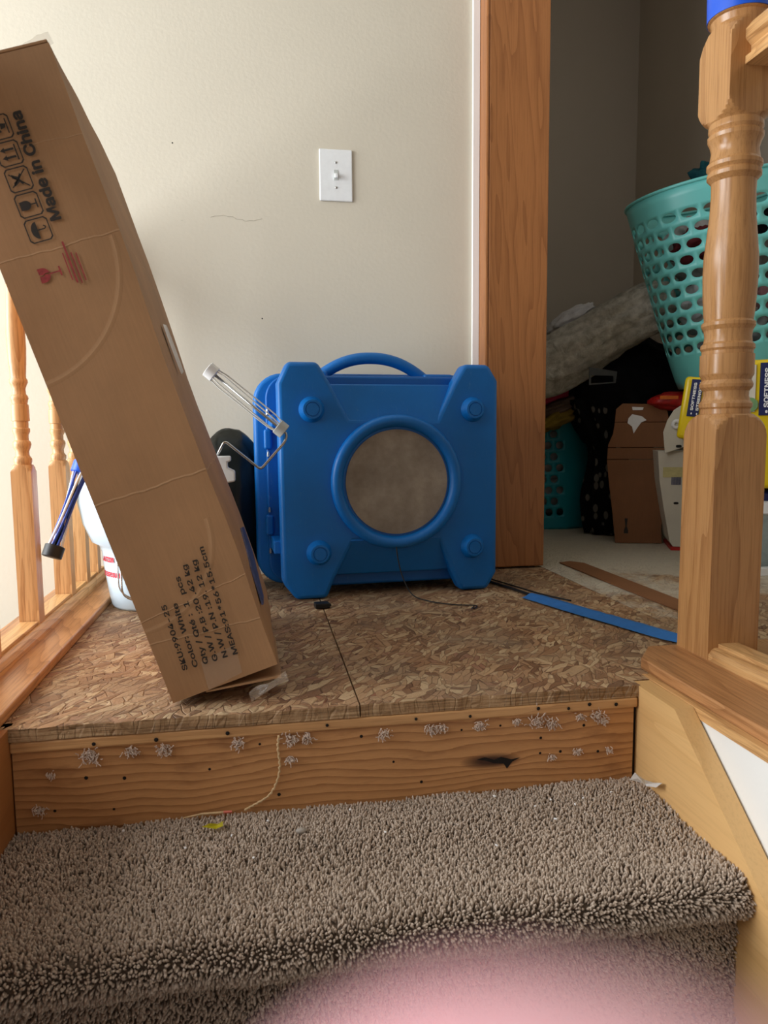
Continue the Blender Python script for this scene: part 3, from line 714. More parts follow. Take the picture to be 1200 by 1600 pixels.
# inner body, behind the panel
def rrect(hw, z0, z1, r, n=6, cxx=0):
    out = []
    for cx_, cz_, a0 in ((hw-r, z0+r, -90), (hw-r, z1-r, 0), (-hw+r, z1-r, 90), (-hw+r, z0+r, 180)):
        for i in range(n+1):
            a = radians(a0+90*i/n); out.append((cxx+cx_+r*cos(a), cz_+r*sin(a)))
    return out
bx2('inner_body', rrect(.262, .022, .548, .05, cxx=-.004), .045, .16, M['blue_dark'], .006)
bx2('rear_shell', rrect(.305, .012, .562, .075, 8, -.022), .150, .185, M['blue'], .010, 4)
bx2('rear_body', rrect(.288, .020, .552, .07, 8, -.022), .18, .29, M['blue'], .012, 4)
bx2('seam_lip', rrect(.282, .018, .556, .06, 8, -.015), .135, .151, M['blue_dark'], .004)
# brackets and hinge bolts on the left, stubs on the right
for z, s in ((.437, 1), (.128, -1)):
    b = obj('bracket', box(BM(), -.292, -.262, .03, .16, z-.016, z+.016), M['blue'], sb, bevel=.003)
    st = BM(); box(st, -.303, -.283, .128, .152, z+s*-.070 if s > 0 else z+.018, z-.018 if s > 0 else z+.070); obj('strut', st, M['blue'], sb, bevel=.006, seg=3)
    for dz in ((.024, -.083) if s > 0 else (-.024, .083)):
        bm = BM(); lathe(bm, [(.0045, -.005), (.0045, .004), (.003, .004), (.003, .008), (.0001, .008)], 10, c=(-.293, .134, z+dz)); obj('bolt', bm, M['steel'], b, smooth=False)
for z in (.42, .19):
    obj('bracket', box(BM(), .262, .283, .03, .15, z-.015, z+.015), M['blue'], sb, bevel=.003)
bm = BM(); lathe(bm, [(.092, .10), (.092, .225), (.085, .235)], 40, axis='y', c=(.212, 0, .30)); soft(obj('outlet_bulge', bm, M['blue'], sb, bevel=.005), 45)
# handle arch on the top
hx0, hx1, hz = CP(365, 0)[0]-.016, CP(770, 0)[0]+.036, .540
pts = []
for i in range(25):
    t = i/24; x = hx0+(hx1-hx0)*t; pts.append((x, .125, hz+.060*(1-abs(2*t-1)**2.2)))
bm = BM(); rings = []
for i, p in enumerate(pts):
    a = Vector(pts[max(0, i-1)]); b = Vector(pts[min(24, i+1)]); t = (b-a).normalized(); n_ = Vector((-t.z, 0, t.x))
    rings.append([Vector(p)+n_*.0150*cos(2*pi*k/12)+Vector((0, 1, 0))*.018*sin(2*pi*k/12) for k in range(12)])
loft(bm, rings); obj('handle', bm, M['blue'], sb, smooth=True)
obj('handle_base', box(BM(), hx0-.026, hx0+.030, .09, .16, .53, .564), M['blue'], sb, bevel=.006, seg=3)
obj('handle_base', box(BM(), hx1-.016, hx1+.062, .09, .16, .53, .558), M['blue'], sb, bevel=.006, seg=3)

# ---------------------------------------------------------------- cords and tape on the floor
o = obj('power_cord', tube(BM(), smooth_path([(.55, 1.0, .02), (.60, .86, .006), (.64, .72, .005), (.66, .64, .005), (.72, .44, .005), (.79, .24, .005), (.86, .16, .005), (1.0, .14, .005)]), .0038), M['black'], smooth=True); tag(o, 'black power cord running from the blue machine under the blue tape', 'cord')
o = obj('thin_cable', tube(BM(), smooth_path([(.60, .96, .004), (.628, .86, .004), (.66, .76, .003), (.69, .66, .003), (.73, .58, .003)]), .002), M['black'], smooth=True); tag(o, 'thin black cable beside the power cord on the chipboard', 'cord')
o = obj('filter_cable', tube(BM(), smooth_path([(.332, .7275, .125), (.335, .722, .095), (.345, .712, .05), (.365, .69, .010), (.395, .64, .004), (.44, .60, .003), (.475, .585, .003), (.492, .578, .003), (.490, .560, .003), (.478, .55, .004), (.484, .562, .007)]), .0016, 6), M['black'], smooth=True); tag(o, 'thin black wire trailing from the round opening onto the chipboard', 'cord')
bm = BM(); 
for dx in (-.004, .005): tube(bm, [(.482+dx, .556, .004), (.474+dx, .538, .004)], .0012, 6)
o = obj('wire_clip', bm, M['steel']); tag(o, 'small metal clip at the end of the thin black wire', 'clip')
def ribbon(path, half, lift=.003):
    bm = BM(); P = [Vector(p) for p in path]; n = len(P); g = []
    for i, p in enumerate(P):
        t = (P[min(i+1, n-1)]-P[max(i-1, 0)]).normalized(); s = Vector((-t.y, t.x, 0)).normalized()
        row = []
        for k in range(9):
            u = k/4-1; w = .0012*noise.noise(Vector((i*.7, u*3, 2)))
            row.append(bm.verts.new(p+s*half*u*(1+.05*noise.noise(Vector((i*.9, 0, 0))))+Vector((0, 0, lift+.0085*math.exp(-(u*2)**2)+w+.0015))))
        g.append(row)
    for i in range(n-1):
        for k in range(8): bm.faces.new((g[i][k], g[i+1][k], g[i+1][k+1], g[i][k+1]))
    return bm
o = obj('painters_tape', ribbon(smooth_path([(.655, .645, 0), (.70, .50, 0), (.745, .37, 0), (.79, .24, 0), (.83, .185, 0)], 8), .031, .002), M['tape'], smooth=True); tag(o, 'blue painter\'s tape strip holding the cord to the floor', 'tape')
bm = BM(); prism(bm, [(.915, 1.085), (.955, 1.10), (.985, 1.06), (.985, .40), (.925, .40), (.918, .70)], .001, .004, 'z'); o = obj('cardboard_strip', bm, M['card2']); tag(o, 'flat brown strip lying on the painted chipboard by the closet', 'strip')
bm = BM(); box(bm, -.017, .017, -.014, .014, 0, .012); box(bm, .0, .022, -.006, .006, .002, .008); o = obj('rubber_wedge', bm, M['black'], loc=(.137, .640, .001), rot=(0, 0, .1), bevel=.002); tag(o, 'small black rubber block on the seam before the blue machine', 'block')

# ---------------------------------------------------------------- white bucket behind the carton
jb = thing('white_jug', 'white plastic jug with red lettering between the railing and the carton', 'jug', (-.262, .775, .001))
bm = BM(); rings = []
for z, rx, ry, dx in ((0, .096, .092, .006), (.006, .100, .096, .006), (.03, .104, .10, .005), (.10, .109, .106, 0), (.135, .112, .108, 0), (.150, .116, .112, -.002), (.158, .128, .118, -.006), (.20, .142, .120, -.010), (.25, .150, .120, -.012), (.29, .150, .115, -.012), (.32, .140, .10, -.010), (.345, .12, .09, -.01), (.36, .09, .07, -.01), (.372, .085, .065, -.01)):
    rings.append([(dx+rx*cos(2*pi*k/32), ry*sin(2*pi*k/32), z) for k in range(32)])
loft(bm, rings); obj('jug_body', bm, M['jug'], jb, smooth=True)
def curved_text(s, zc, x_off, h_, w_, R_, a0):
    me = text_mesh(s, .04); xs = [v.co.x for v in me.vertices]; k = w_/(max(xs)-min(xs)); x0 = min(xs)
    for v in me.vertices:
        a = a0+((v.co.x-x0)*k)/R_; z = zc+v.co.y/.7*h_; r_ = R_+.0012+v.co.z*.00002; v.co = (r_*cos(a)+x_off, r_*sin(a), z)
    obj('lettering', me, M['redink2'], jb)
curved_text('CAUTION', .115, .0, .015, .060, .109, radians(-131)-.060/.109)
curved_text('AVOID EXPOSURE', .080, .001, .014, .100, .107, radians(-121)-.100/.107)
bm = BM(); tube(bm, fillet_path([(-.03, -.105, .20), (-.055, -.100, .19), (-.052, -.108, .04), (.0, -.112, .022)], .02), .0022, 6); tube(bm, fillet_path([(-.04, -.105, .20), (-.062, -.096, .18), (-.06, -.10, .05), (-.02, -.112, .03)], .02), .0016, 6)
obj('wire_bail', bm, M['steel'], jb, smooth=True)

def cage(name, label, A, B, R_, capm_a, capm_b, rodm, n, twist, pinch, parent_extra=None, bulge=0.0, two=None, wr=.0014, capl=.022):
    """paint roller cage from A to B"""
    A, B = Vector(A), Vector(B); t = thing(name, label, 'paint roller', A)
    ax = (B-A).normalized(); Ln = (B-A).length; n1 = ax.orthogonal().normalized(); n2 = ax.cross(n1)
    def ringp(d, r): return [ax*d+(n1*cos(2*pi*k/24)+n2*sin(2*pi*k/24))*r for k in range(24)]
    bm = BM(); loft(bm, [ringp(-capl*.5, R_*.9), ringp(-capl*.45, R_), ringp(capl*.45, R_), ringp(capl*.5, R_*.85)]); soft(obj('end_cap', bm, capm_a, t), 40)
    bm = BM(); loft(bm, [ringp(Ln-capl*.5, R_*.85), ringp(Ln-capl*.45, R_), ringp(Ln+capl*.45, R_), ringp(Ln+capl*.5, R_*.9)]); soft(obj('end_cap', bm, capm_b, t), 40)
    for k in range(n):
        a0 = 2*pi*k/n+.3; pts = []
        for i in range(15):
            u = i/14; prof_ = R_*.72*(1-pinch*sin(pi*u))+bulge*min(1, sin(pi*u)*2.2)
            a = a0+twist*u; pts.append(ax*(u*Ln)+(n1*cos(a)+n2*sin(a))*prof_)
        obj('rib', tube(BM(), pts, wr, 6), (two if (two and k % 3 == 0) else rodm), t, smooth=True)
    return t, ax, Ln
# wire frame roller leaning over the machine's corner
t, ax, Ln = cage('paint_roller', 'paint roller frame of bright wire with pale end caps beside the blue machine', (-.100, .66, .546), (.052, .66, .418), .0180, M['white_plastic'], M['grey_plastic'], M['wire'], 5, .25, -.0, bulge=.005, wr=.0017)
a = Vector((-.100, .66, .546))
pth = [(.0, 0, 0), Vector((.052, .66, .418))-a, Vector((.066, .655, .406))-a, Vector((.060, .65, .388))-a, Vector((.004, .65, .326))-a, Vector((-.075, .655, .392))-a, Vector((-.098, .66, .350))-a]
obj('wire_frame', tube(BM(), fillet_path(pth, .009), .0032, 8), M['steel'], t, smooth=True)
bm = BM(); prism(bm, [(-.0185-.0, .0), (.0255, .0), (.0255, -.012), (.018, -.014), (.018, -.026), (.034, -.034), (.034, -.058), (.012, -.062), (.010, -.345), (-.016, -.345), (-.016, -.062), (-.034, -.058), (-.034, -.034), (-.018, -.026)], -.012, .012, 'y')
o = soft(obj('handle', bm, M['white_plastic'], t, loc=Vector((-.088, .66, .358))-a, bevel=.003), 40)
# blue ribbed roller cage standing out of the jug
t, ax, Ln = cage('paint_roller', 'blue ribbed paint roller cage with black end cap leaning on the balusters', (-.372, .60, .338), (-.424, .545, .168), .0200, M['tape2'], M['black'], plain('blue_rib', (36, 70, 170), .35, bump=0), 8, 1.6, .42, two=M['white_plastic'], wr=.0030, capl=.026)
obj('axle', tube(BM(), [ax*-.02, ax*Ln], .003, 8), M['black'], t, smooth=True)
a2 = Vector((-.372, .60, .338))
obj('wire_frame', tube(BM(), [ax*-.01, Vector((-.345, .64, .365))-a2, Vector((-.30, .70, .352))-a2, Vector((-.29, .77, .30))-a2], .003, 8), M['steel'], t, smooth=True)

# ---------------------------------------------------------------- soft lumps: bags, clothes
def lump(name, mat, loc, rad, rot=(0,0,0), amp=.25, f=2.2, seed=0, label=None, cat='clothing', sub=4, group=None, flat=0, parent=None, ridged=.0):
    bm = BM(); bmesh.ops.create_icosphere(bm, subdivisions=sub, radius=1)
    for v in bm.verts:
        d = v.co.normalized(); o_ = Vector((seed*3.1, seed*1.7, seed*.9))
        k = 1+amp*noise.noise(d*f+o_)+amp*.5*noise.noise(d*f*2.3+o_)
        if ridged: k += ridged*(1-abs(noise.noise(Vector((d.x*f*1.2, d.y*f*3, d.z*f*3))+o_))*2)
        p = d*k
        m_ = max(abs(p.x), abs(p.y), abs(p.z))
        v.co = Vector((p.x*rad[0], p.y*rad[1], p.z*rad[2]))
        if flat and v.co.z < -rad[2]*flat: v.co.z = -rad[2]*flat
    o = obj(name, bm, mat, parent, smooth=True, loc=loc, rot=rot)
    if label and not parent: tag(o, label, cat, group)
    return o
lump('rubbish_bag', M['bag'], (-.075, .955, .210), (.100, .085, .212), amp=.06, f=2.2, seed=3, label='black plastic rubbish bag between the carton and the blue machine', cat='bag', flat=.96, ridged=.012)
# a striped bit of paper by the bag
o = obj('paper_scrap', box(BM(), -.012, .012, -.01, .01, 0, .002), M['paper'], loc=(-.012, .93, .001), rot=(0, 0, .4)); tag(o, 'small white paper scrap by the black bag', 'scrap')

# --- laundry baskets with holes
def holed_basket(name, label, loc, rot, H_, rt_, rb_, rows_, cols_, z0, z1, mat, hr=.36, ell=.62, solid=None):
    t = thing(name, label, 'laundry basket', loc, rot)
    def S(a, z, off=0):
        r = rb_+(rt_-rb_)*(z/H_)**.85+off; return (r*cos(a), r*sin(a)*.82, z)
    bm = BM(); cell = 2*pi/cols_; hz_ = (z1-z0)/rows_
    for j in range(rows_):
        for i in range(cols_):
            a0 = (i+(.5 if j % 2 else 0))*cell; zc = z0+hz_*(j+.5); ac = a0+cell/2
            outer = []; inner = []
            pts_ = [(-1,-1),(-.5,-1),(0,-1),(.5,-1),(1,-1),(1,-.5),(1,0),(1,.5),(1,1),(.5,1),(0,1),(-.5,1),(-1,1),(-1,.5),(-1,0),(-1,-.5)]
            for u, v in pts_:
                outer.append(bm.verts.new(S(ac+u*cell/2, zc+v*hz_/2)))
                th = atan2(v, u); inner.append(bm.verts.new(S(ac+cos(th)*cell*hr, zc+sin(th)*hz_*ell*.62)))
            if solid and solid(degrees((ac+pi) % (2*pi)-pi)): bm.faces.new(inner)
            for k in range(16): bm.faces.new((outer[k], outer[(k+1) % 16], inner[(k+1) % 16], inner[k]))
    def band(za, zb, nn=3):
        for j in range(nn):
            A = za+(zb-za)*j/nn; B = za+(zb-za)*(j+1)/nn
            for i in range(cols_*4):
                a, b = i*cell/4, (i+1)*cell/4
                bm.faces.new([bm.verts.new(S(*q_)) for q_ in ((a, A), (b, A), (b, B), (a, B))])
    band(0, z0, 4); band(z1, H_, 2)
    bm.faces.new([bm.verts.new(S(i*2*pi/48, 0)) for i in range(48)])
    bmesh.ops.remove_doubles(bm, verts=bm.verts, dist=.0004)
    o = obj('basket_shell', bm, mat, t, smooth=True); sd = o.modifiers.new('solid', 'SOLIDIFY'); sd.thickness = .003; sd.offset = 0
    rim = BM(); rings = []
    for i in range(64):
        a = 2*pi*i/64; c = Vector(S(a, H_)); rad_ = Vector((cos(a), sin(a)*.82, 0)).normalized()
        rings.append([c+rad_*(.007*cos(b))+Vector((0, 0, .006*sin(b))) for b in [2*pi*k/8 for k in range(8)]])
    loft(rim, rings, closed=True); obj('rim', rim, mat, t, smooth=True)
    return t, S
BKL = Vector((1.675, 1.33, .587))
BR = (0, radians(-9), 0)
holed_basket('laundry_basket', 'tall mint green laundry basket with oval holes tilted on the closet pile', BKL, BR, .64, .315, .205, 10, 26, .11, .575, M['basket'], hr=.375, ell=.50)
def inb(x, y, z):
    return BKL+Euler(BR).to_matrix()@Vector((x, y, z))
CL = {'grey': cloth('grey_cloth', (150, 148, 142)), 'white': cloth('white_cloth', (224, 222, 224)), 'pink': cloth('pink_cloth', (206, 150, 158)), 'black': cloth('black_cloth', (26, 26, 30)),
      'red': cloth('maroon_cloth', (120, 50, 54)), 'dteal': cloth('dark_teal_cloth', (24, 74, 82)), 'lgrey': cloth('light_grey_cloth', (196, 198, 200))}
for k, (c, x, y, z, r, lb) in enumerate((('lgrey', 0, 0, .14, (.13, .11, .10), 'light grey garment at the bottom of the mint basket'), ('white', -.06, -.02, .26, (.12, .14, .10), 'white garment in the mint basket, left side'), ('pink', .08, -.03, .27, (.10, .12, .09), 'pink garment in the mint basket, right side'),
      ('grey', .02, -.01, .38, (.19, .17, .09), 'grey garment in the middle of the mint basket'), ('red', -.12, -.05, .46, (.09, .10, .06), 'maroon garment high at the left of the mint basket'), ('black', .08, -.06, .50, (.13, .12, .06), 'black garment near the rim of the mint basket'), ('white', -.03, .06, .50, (.13, .11, .07), 'white garment near the rim of the mint basket'))):
    lump('garment', CL[c], inb(x, y, z), r, seed=k+11, amp=.3, f=2.5, label=lb)
lump('garment', CL['dteal'], inb(-.06, -.03, .675), (.055, .04, .055), seed=31, amp=.5, f=2.2, label='dark teal garment poking over the rim of the mint basket')

# lower teal basket, at the back left
holed_basket('laundry_basket', 'dark teal laundry basket with round holes standing on the closet floor', (1.275, 2.04, .001), (0, radians(-2), 0), .56, .235, .200, 10, 28, .05, .52, M["teal"], hr=.33, ell=.55, solid=lambda a: a > -92)
for k, (c, z, lb) in enumerate((('lgrey', .13, 'pale garment low in the dark teal basket'), ('white', .27, 'white garment in the middle of the dark teal basket'), ('white', .38, 'white garment near the top of the dark teal basket'))):
    lump('garment', CL[c], (1.255, 2.02, z+.01), (.150, .120, .09), seed=k+41, amp=.2, f=2.5, label=lb)
# heap on that basket
lump('garment', cloth('rose_cloth', (190, 60, 90)), (1.20, 1.83, .570), (.12, .07, .04), (0, radians(-18), 0), seed=51, amp=.3, label='rose pink garment on the heap beside the door casing')
lump('garment', cloth('taupe_cloth', (112, 92, 80)), (1.23, 1.81, .520), (.13, .08, .035), (0, radians(-20), 0), seed=52, amp=.3, label='taupe garment folded under the rose pink one')
lump('garment', cloth('mustard_cloth', (140, 116, 44)), (1.20, 1.81, .465), (.13, .09, .035), (0, radians(-22), 0), seed=53, amp=.3, label='mustard garment hanging over the dark teal basket')
lump('garment', cloth('navy_cloth', (24, 28, 50)), (1.18, 1.83, .612), (.11, .07, .03), (0, radians(-12), 0), seed=54, amp=.3, label='navy garment between grey blanket and rose pink garment')

# grey blanket draped upward to the basket
def blanket():
    bm = BM(); P = smooth_path([(1.02, 1.76, .655), (1.13, 1.72, .665), (1.24, 1.66, .735), (1.34, 1.60, .80), (1.43, 1.54, .850), (1.50, 1.50, .875)], 10); rings = []; n = len(P)
    for i, p in enumerate(P):
        u = i/(n-1); t = (P[min(i+1, n-1)]-P[max(i-1, 0)]).normalized(); s = Vector((0, 1, 0)); up_ = t.cross(s).normalized()*-1
        endk = min(1, (u/.10)**.5 if u < .10 else 1, ((1-u)/.06)**.5 if u > .94 else 1)+.02
        ring = []
        for k in range(64):
            a = 2*pi*k/64; rr2 = 1+.05*sin(a*7+u*6+2*noise.noise(Vector((u*4, sin(a)*2, 5))))+.10*noise.noise(Vector((u*3, cos(a)*1.4, sin(a)*1.4)))+.11*(1-2*abs(noise.noise(Vector((u*3.0+7, cos(a)*4, sin(a)*4)))))
            ring.append(p+up_*((.108-.025*u)*sin(a)*rr2*endk)+s*(.10*cos(a)*rr2*endk))
        rings.append(ring)
    return loft(bm, rings)
o = obj('blanket', blanket(), cloth('grey_blanket_cloth', (206, 202, 190), (160, 155, 142), 30, bd=.014), smooth=True); tag(o, 'rumpled grey blanket sloping up to the mint basket', 'blanket')
lump('garment', CL['white'], (1.235, 1.76, .855), (.10, .06, .035), (0, radians(-32), 0), seed=61, amp=.35, label='white garment on top of the grey blanket')
# black duffel below
lump('duffel_bag', cloth('black_bag_cloth', (20, 20, 24), (10, 10, 12)), (1.475, 1.74, .56), (.235, .17, .235), (0, radians(-10), 0), amp=.15, seed=71, label='black soft bag under the grey blanket', cat='bag')
bm = BM()
A = [(-.055, -.03), (.05, -.022), (.055, .02), (-.055, .035)]; B = [(-.048, -.024), (.042, -.018), (.04, .004), (-.048, .006)]
loft(bm, [[(a, -.003, b) for a, b in A], [(a, -.006, b) for a, b in A], [(a, -.006, b) for a, b in B], [(a, -.003, b) for a, b in B]], closed=True)
o = obj('buckle', bm, plain('dark_grey_plastic', (62, 64, 66), .5), loc=(1.262, 1.530, .610)); tag(o, 'grey plastic buckle on the black bag', 'buckle')
# floral black garment hanging to the floor
def hang():
    bm = BM(); rings = []
    for j in range(26):
        z = .005+.53*j/25; ring = []; w_ = .085+.02*sin(j*.3)
        for k in range(48):
            a = 2*pi*k/48; r_ = 1+.16*sin(a*9+j*.08)*(.4+.6*abs(cos(a)))+.12*noise.noise(Vector((cos(a)*2, sin(a)*2, z*6)))
            ring.append((.02*sin(z*7)-.05*(z/.6)+w_*cos(a)*r_, .075*sin(a)*r_, z))
        rings.append(ring)
    return loft(bm, rings)
o = obj('floral_garment', hang(), cloth('black_floral_cloth', (16, 16, 18), (8, 8, 9), pat=(104, 100, 92)), smooth=True, loc=(1.385, 1.70, 0)); tag(o, 'black garment with pale flower print hanging behind the cardboard', 'clothing')
lump('garment', CL['black'], (1.37, 1.74, .60), (.13, .10, .10), seed=75, amp=.3, label='black garment above the flower print one')

# brown cardboard standing on edge
cb = thing('cardboard_sheet', 'brown folded cardboard sheet standing on its end in the closet', 'cardboard', (1.355, 1.42, .002), (radians(-4), 0, radians(-20)))
outl = [(-.075, 0), (.088, .0), (.085, .05), (.094, .18), (.102, .30), (.108, .44), (.100, .485), (.082, .505), (-.055, .51), (-.078, .49), (-.082, .44), (-.088, .40), (-.104, .36), (-.108, .30), (-.100, .22), (-.085, .10)]
def seg_poly(z0, z1):
    def clip(poly, zc, keep_above):
        out = []
        for i in range(len(poly)):
            a, b = poly[i], poly[(i+1) % len(poly)]
            ia = a[1] >= zc if keep_above else a[1] <= zc; ib = b[1] >= zc if keep_above else b[1] <= zc
            if ia: out.append(a)
            if ia != ib: t_ = (zc-a[1])/(b[1]-a[1]); out.append((a[0]+(b[0]-a[0])*t_, zc))
        return out
    return clip(clip(outl, z0, True), z1, False)
for z0, z1, y in ((0, .3045, 0), (.3065, .348, .003), (.350, .44, .0), (.442, .52, .004)):
    obj('cardboard_panel', prism(BM(), seg_poly(z0, z1), y, y+.005, 'y'), M['card2'], cb, bevel=.001)
bm = BM(); prism(bm, [(-.035, .455), (-.022, .470), (.012, .462), (.028, .448), (.010, .440), (-.004, .420), (-.016, .400), (-.022, .425), (-.038, .438)], -.0012, .0005, 'y'); obj('torn_label', bm, M['paper'], cb, loc=(0, -.0008, 0), label='torn white label remnant')
bm = BM(); prism(bm, [(-.02, .485), (.015, .485), (.018, .495), (-.022, .497)], -.0012, .0005, 'y'); obj('torn_label', bm, M['paper'], cb, loc=(0, .004, 0))
bm = BM(); prism(bm, [(-.045, .035), (-.030, .035), (-.030, .045), (-.035, .062), (-.032, .09), (-.043, .09), (-.040, .062), (-.045, .045)], -.0006, .0002, 'y'); obj('printed_mark', bm, M['ink'], cb)

# cream carton and its torn lid, white and yellow wraps, red pack
cc = thing('cream_carton', 'cream cardboard carton with round navy badge standing behind the newel post', 'box', (1.395, 1.245, .001), (0, 0, radians(-24)))
bm = BM(); prism(bm, [(0, .012), (.0, .013), (.25, .006), (.26, .16), (.26, .335), (-.058, .34), (-.05, .24), (-.035, .15), (-.012, .03)], 0, .22, 'y'); obj('carton_body', bm, M['cream'], cc, bevel=.003)
obj('red_base', box(BM(), -.008, .25, -.002, .21, 0, .011), M['red'], cc)
bm = BM(); lathe(bm, [(.036, 0), (.036, -.0015), (.0001, -.0015)], 32, cap=False, axis='y', c=(.062, -.0005, .195)); bd = obj('badge', bm, M['navy'], cc)
fitted_text('lettering', 'PO', (.034, -.0025, .183), (1, 0, 0), (0, 0, 1), .05, .022, M['white_plastic'], bd, .03)
obj('printed_panel', box(BM(), -.040, .03, -.0015, .0005, .250, .285), plain('pale_yellow_print', (196, 186, 130), .5), cc)
bm = BM()
for k in range(9): box(bm, -.012+k*.0035, -.010+k*.0035, -.0025, -.0005, .225, .252)
obj('barcode', bm, plain('violet_print', (90, 92, 120), .5), cc)
bm = BM(); prism(bm, [(.033, .0), (.038, .045), (.042, .09), (.047, .092), (.056, .05), (.062, .01), (.052, .0)], -.0015, .0, 'y'); obj('printed_mark', bm, M['ink'], cc, loc=(0, 0, .025))
obj('hole_mark', prism(BM(), slot(.005, .162, .008, .004), -.0015, .0, 'y'), M['hole'], cc)
# torn flap above
ld = thing('torn_lid', 'torn pale carton lid tilted on top of the cream carton', 'lid', (1.40, 1.215, .345), (radians(-8), 0, radians(-28)))
bm = BM(); prism(bm, [(-.055, -.012), (-.062, .06), (-.05, .10), (-.03, .135), (.0, .155), (.02, .18), (.10, .20), (.17, .18), (.17, .05), (.06, .03)], 0, .006, 'y'); obj('lid_panel', bm, M['cream'], ld, bevel=.002)
obj('finger_hole', prism(BM(), slot(-.012, .012, .009, .005), -.0012, .0, 'y'), M['hole'], ld)
bm = BM(); lathe(bm, [(.014, 0), (.018, -.007), (.010, -.012), (.006, -.004)], 14, cap=False, axis='y', c=(-.02, 0, .085)); obj('torn_ring', bm, M['paper'], ld, smooth=True)
obj('printed_mark', prism(BM(), slot(.045, .165, .008, .02), -.0012, .0, 'y'), M['card2'], ld)
# packs of paper, wrapped in yellow with navy label
def pack(label, loc, rot, W_, D_, H2, lx, lw, lh, lz, th, parts='full'):
    t = thing('paper_pack', label, 'package', loc, rot, 'paper packs in the closet')
    bm = BM(); box(bm, 0, W_, 0, D_, 0, H2); o = obj('yellow_wrap', bm, M['yellow'], t, bevel=.012, seg=3); soft(o, 60)
    bm = BM(); prism(bm, [(lx+lw+.006, .02), (W_*.97, .02), (W_*.97, H2-.02), (lx+lw+.03, H2-.02)], -.002, .001, 'y'); obj('white_window', bm, M['white_plastic'], t)
    lb = obj('navy_label', box(BM(), lx, lx+lw, -.004, -.0021, lz, lz+lh), M['navy'], t)
    fitted_text('lettering', '• SOFTNESS', (lx+lw*.46, -.0044, lz+.006), (0, 0, 1), (-1, 0, 0), lh*.86, th, M['white_plastic'], lb, .03)
    fitted_text('lettering', '• STRENGTH', (lx+lw*.92, -.0044, lz+.006), (0, 0, 1), (-1, 0, 0), lh*.88, th, M['white_plastic'], lb, .03)
    return t
pa = pack('yellow paper pack with navy label left of the newel post', (1.305, 1.10, .385), (0, .12, radians(-33)), .22, .14, .195, .020, .034, .115, .072, .0100)
obj('finger_hole', prism(BM(), slot(.074, .14, .009, .018), -.004, -.0021, 'y'), M['hole'], pa)
pb = pack('large yellow paper pack with navy label right of the newel post', (1.30, .87, .243), (0, 0, radians(-33)), .30, .16, .36, .098, .052, .145, .205, .016)
bm = BM(); prism(bm, [(.03, .215), (.088, .215), (.088, .345), (.035, .345)], -.004, -.002, 'y'); obj('pale_print', bm, M['cream'], pb)
bm = BM(); lathe(bm, [(.020, 0), (.020, -.0015), (.0001, -.0015)], 24, cap=False, axis='y', c=(.076, -.004, .235)); obj('green_badge', bm, M['green'], pb)
lump('red_packet', M['red'], (1.50, 1.43, .515), (.10, .06, .035), seed=81, amp=.15, label='red packet below the mint basket', cat='package')
o = obj('orange_strip', box(BM(), -.04, .03, -.001, .001, -.006, .006), M['orange'], bpy.data.objects['red_packet'], loc=(-.055, -.056, .012))
sx_ = thing('storage_carton', 'plain brown carton under the mint laundry basket', 'box', (1.665, 1.17, .001))
obj('carton_body', box(BM(), 0, .30, 0, .34, 0, .575), M['card2'], sx_, bevel=.003)
# grey bin with navy rim under the large pack
gb = thing('plastic_bin', 'grey plastic bin with white lip under the large yellow pack', 'bin', (1.50, .95, .001))
bm = BM(); lathe(bm, [(.13, 0), (.14, .02), (.15, .17)], 36); soft(obj('bin_body', bm, M['greybin'], gb), 40)
bm = BM(); lathe(bm, [(.152, .165), (.158, .17), (.158, .20), (.150, .205), (.10, .215)], 36); soft(obj('lip', bm, M['white_plastic'], gb), 40)
bm = BM(); lathe(bm, [(.151, .2055), (.150, .226), (.12, .240), (.02, .242)], 36); soft(obj('navy_lid', bm, M['navy'], gb), 40)
obj('skid', box(BM(), -.2, .2, -.18, -.15, 0, .02), M['white_plastic'], gb)
lump('crumpled_tissue', M['paper'], (.90, .205, .018), (.020, .016, .015), seed=91, amp=.5, f=2.5, sub=3, label='crumpled white tissue on the floor behind the newel post', cat='tissue', flat=.9)

# ---------------------------------------------------------------- debris on the step
ZC = -.150
def flat_scrap(name, label, cat, pts, loc, mat, rz=0, curl=.004, th=.0008):
    bm = BM(); n = len(pts)
    A = [bm.verts.new((x, y, curl*(.5+.5*sin(i*1.9)))) for i, (x, y) in enumerate(pts)]; c = bm.verts.new((sum(p[0] for p in pts)/n, sum(p[1] for p in pts)/n, curl*.2))
    for i in range(n): bm.faces.new((A[i], A[(i+1) % n], c))
    bmesh.ops.solidify(bm, geom=bm.faces[:], thickness=th)
    o = obj(name, bm, mat, loc=loc, rot=(0, 0, rz)); tag(o, label, cat); return o
flat_scrap('tissue_scrap', 'torn white tissue scrap on the carpet by the right skirt board', 'scrap', [(-.018, .006), (-.006, .014), (.008, .010), (.016, -.002), (.017, -.026), (.008, -.024), (.002, -.006), (-.010, -.002)], (.566, -.060, ZC+.016), M['paper'], 0, .014)
flat_scrap('yellow_scrap', 'yellow torn leaf shaped scrap on the carpet near the riser', 'scrap', [(-.017, -.004), (-.006, -.001), (.004, .004), (.014, .008), (.011, .001), (.013, -.006), (.002, -.008)], (-.075, -.045, ZC+.006), M['leaf'], 0, .006)
o = obj('wood_splinter', tube(BM(), [(-.122, -.006, ZC+.002), (-.095, -.003, ZC+.004), (-.06, -.0055, ZC+.005)], [.0008, .0018, .0016], 6), M['jute']); tag(o, 'pale wood splinter with red tip lying against the riser', 'splinter')
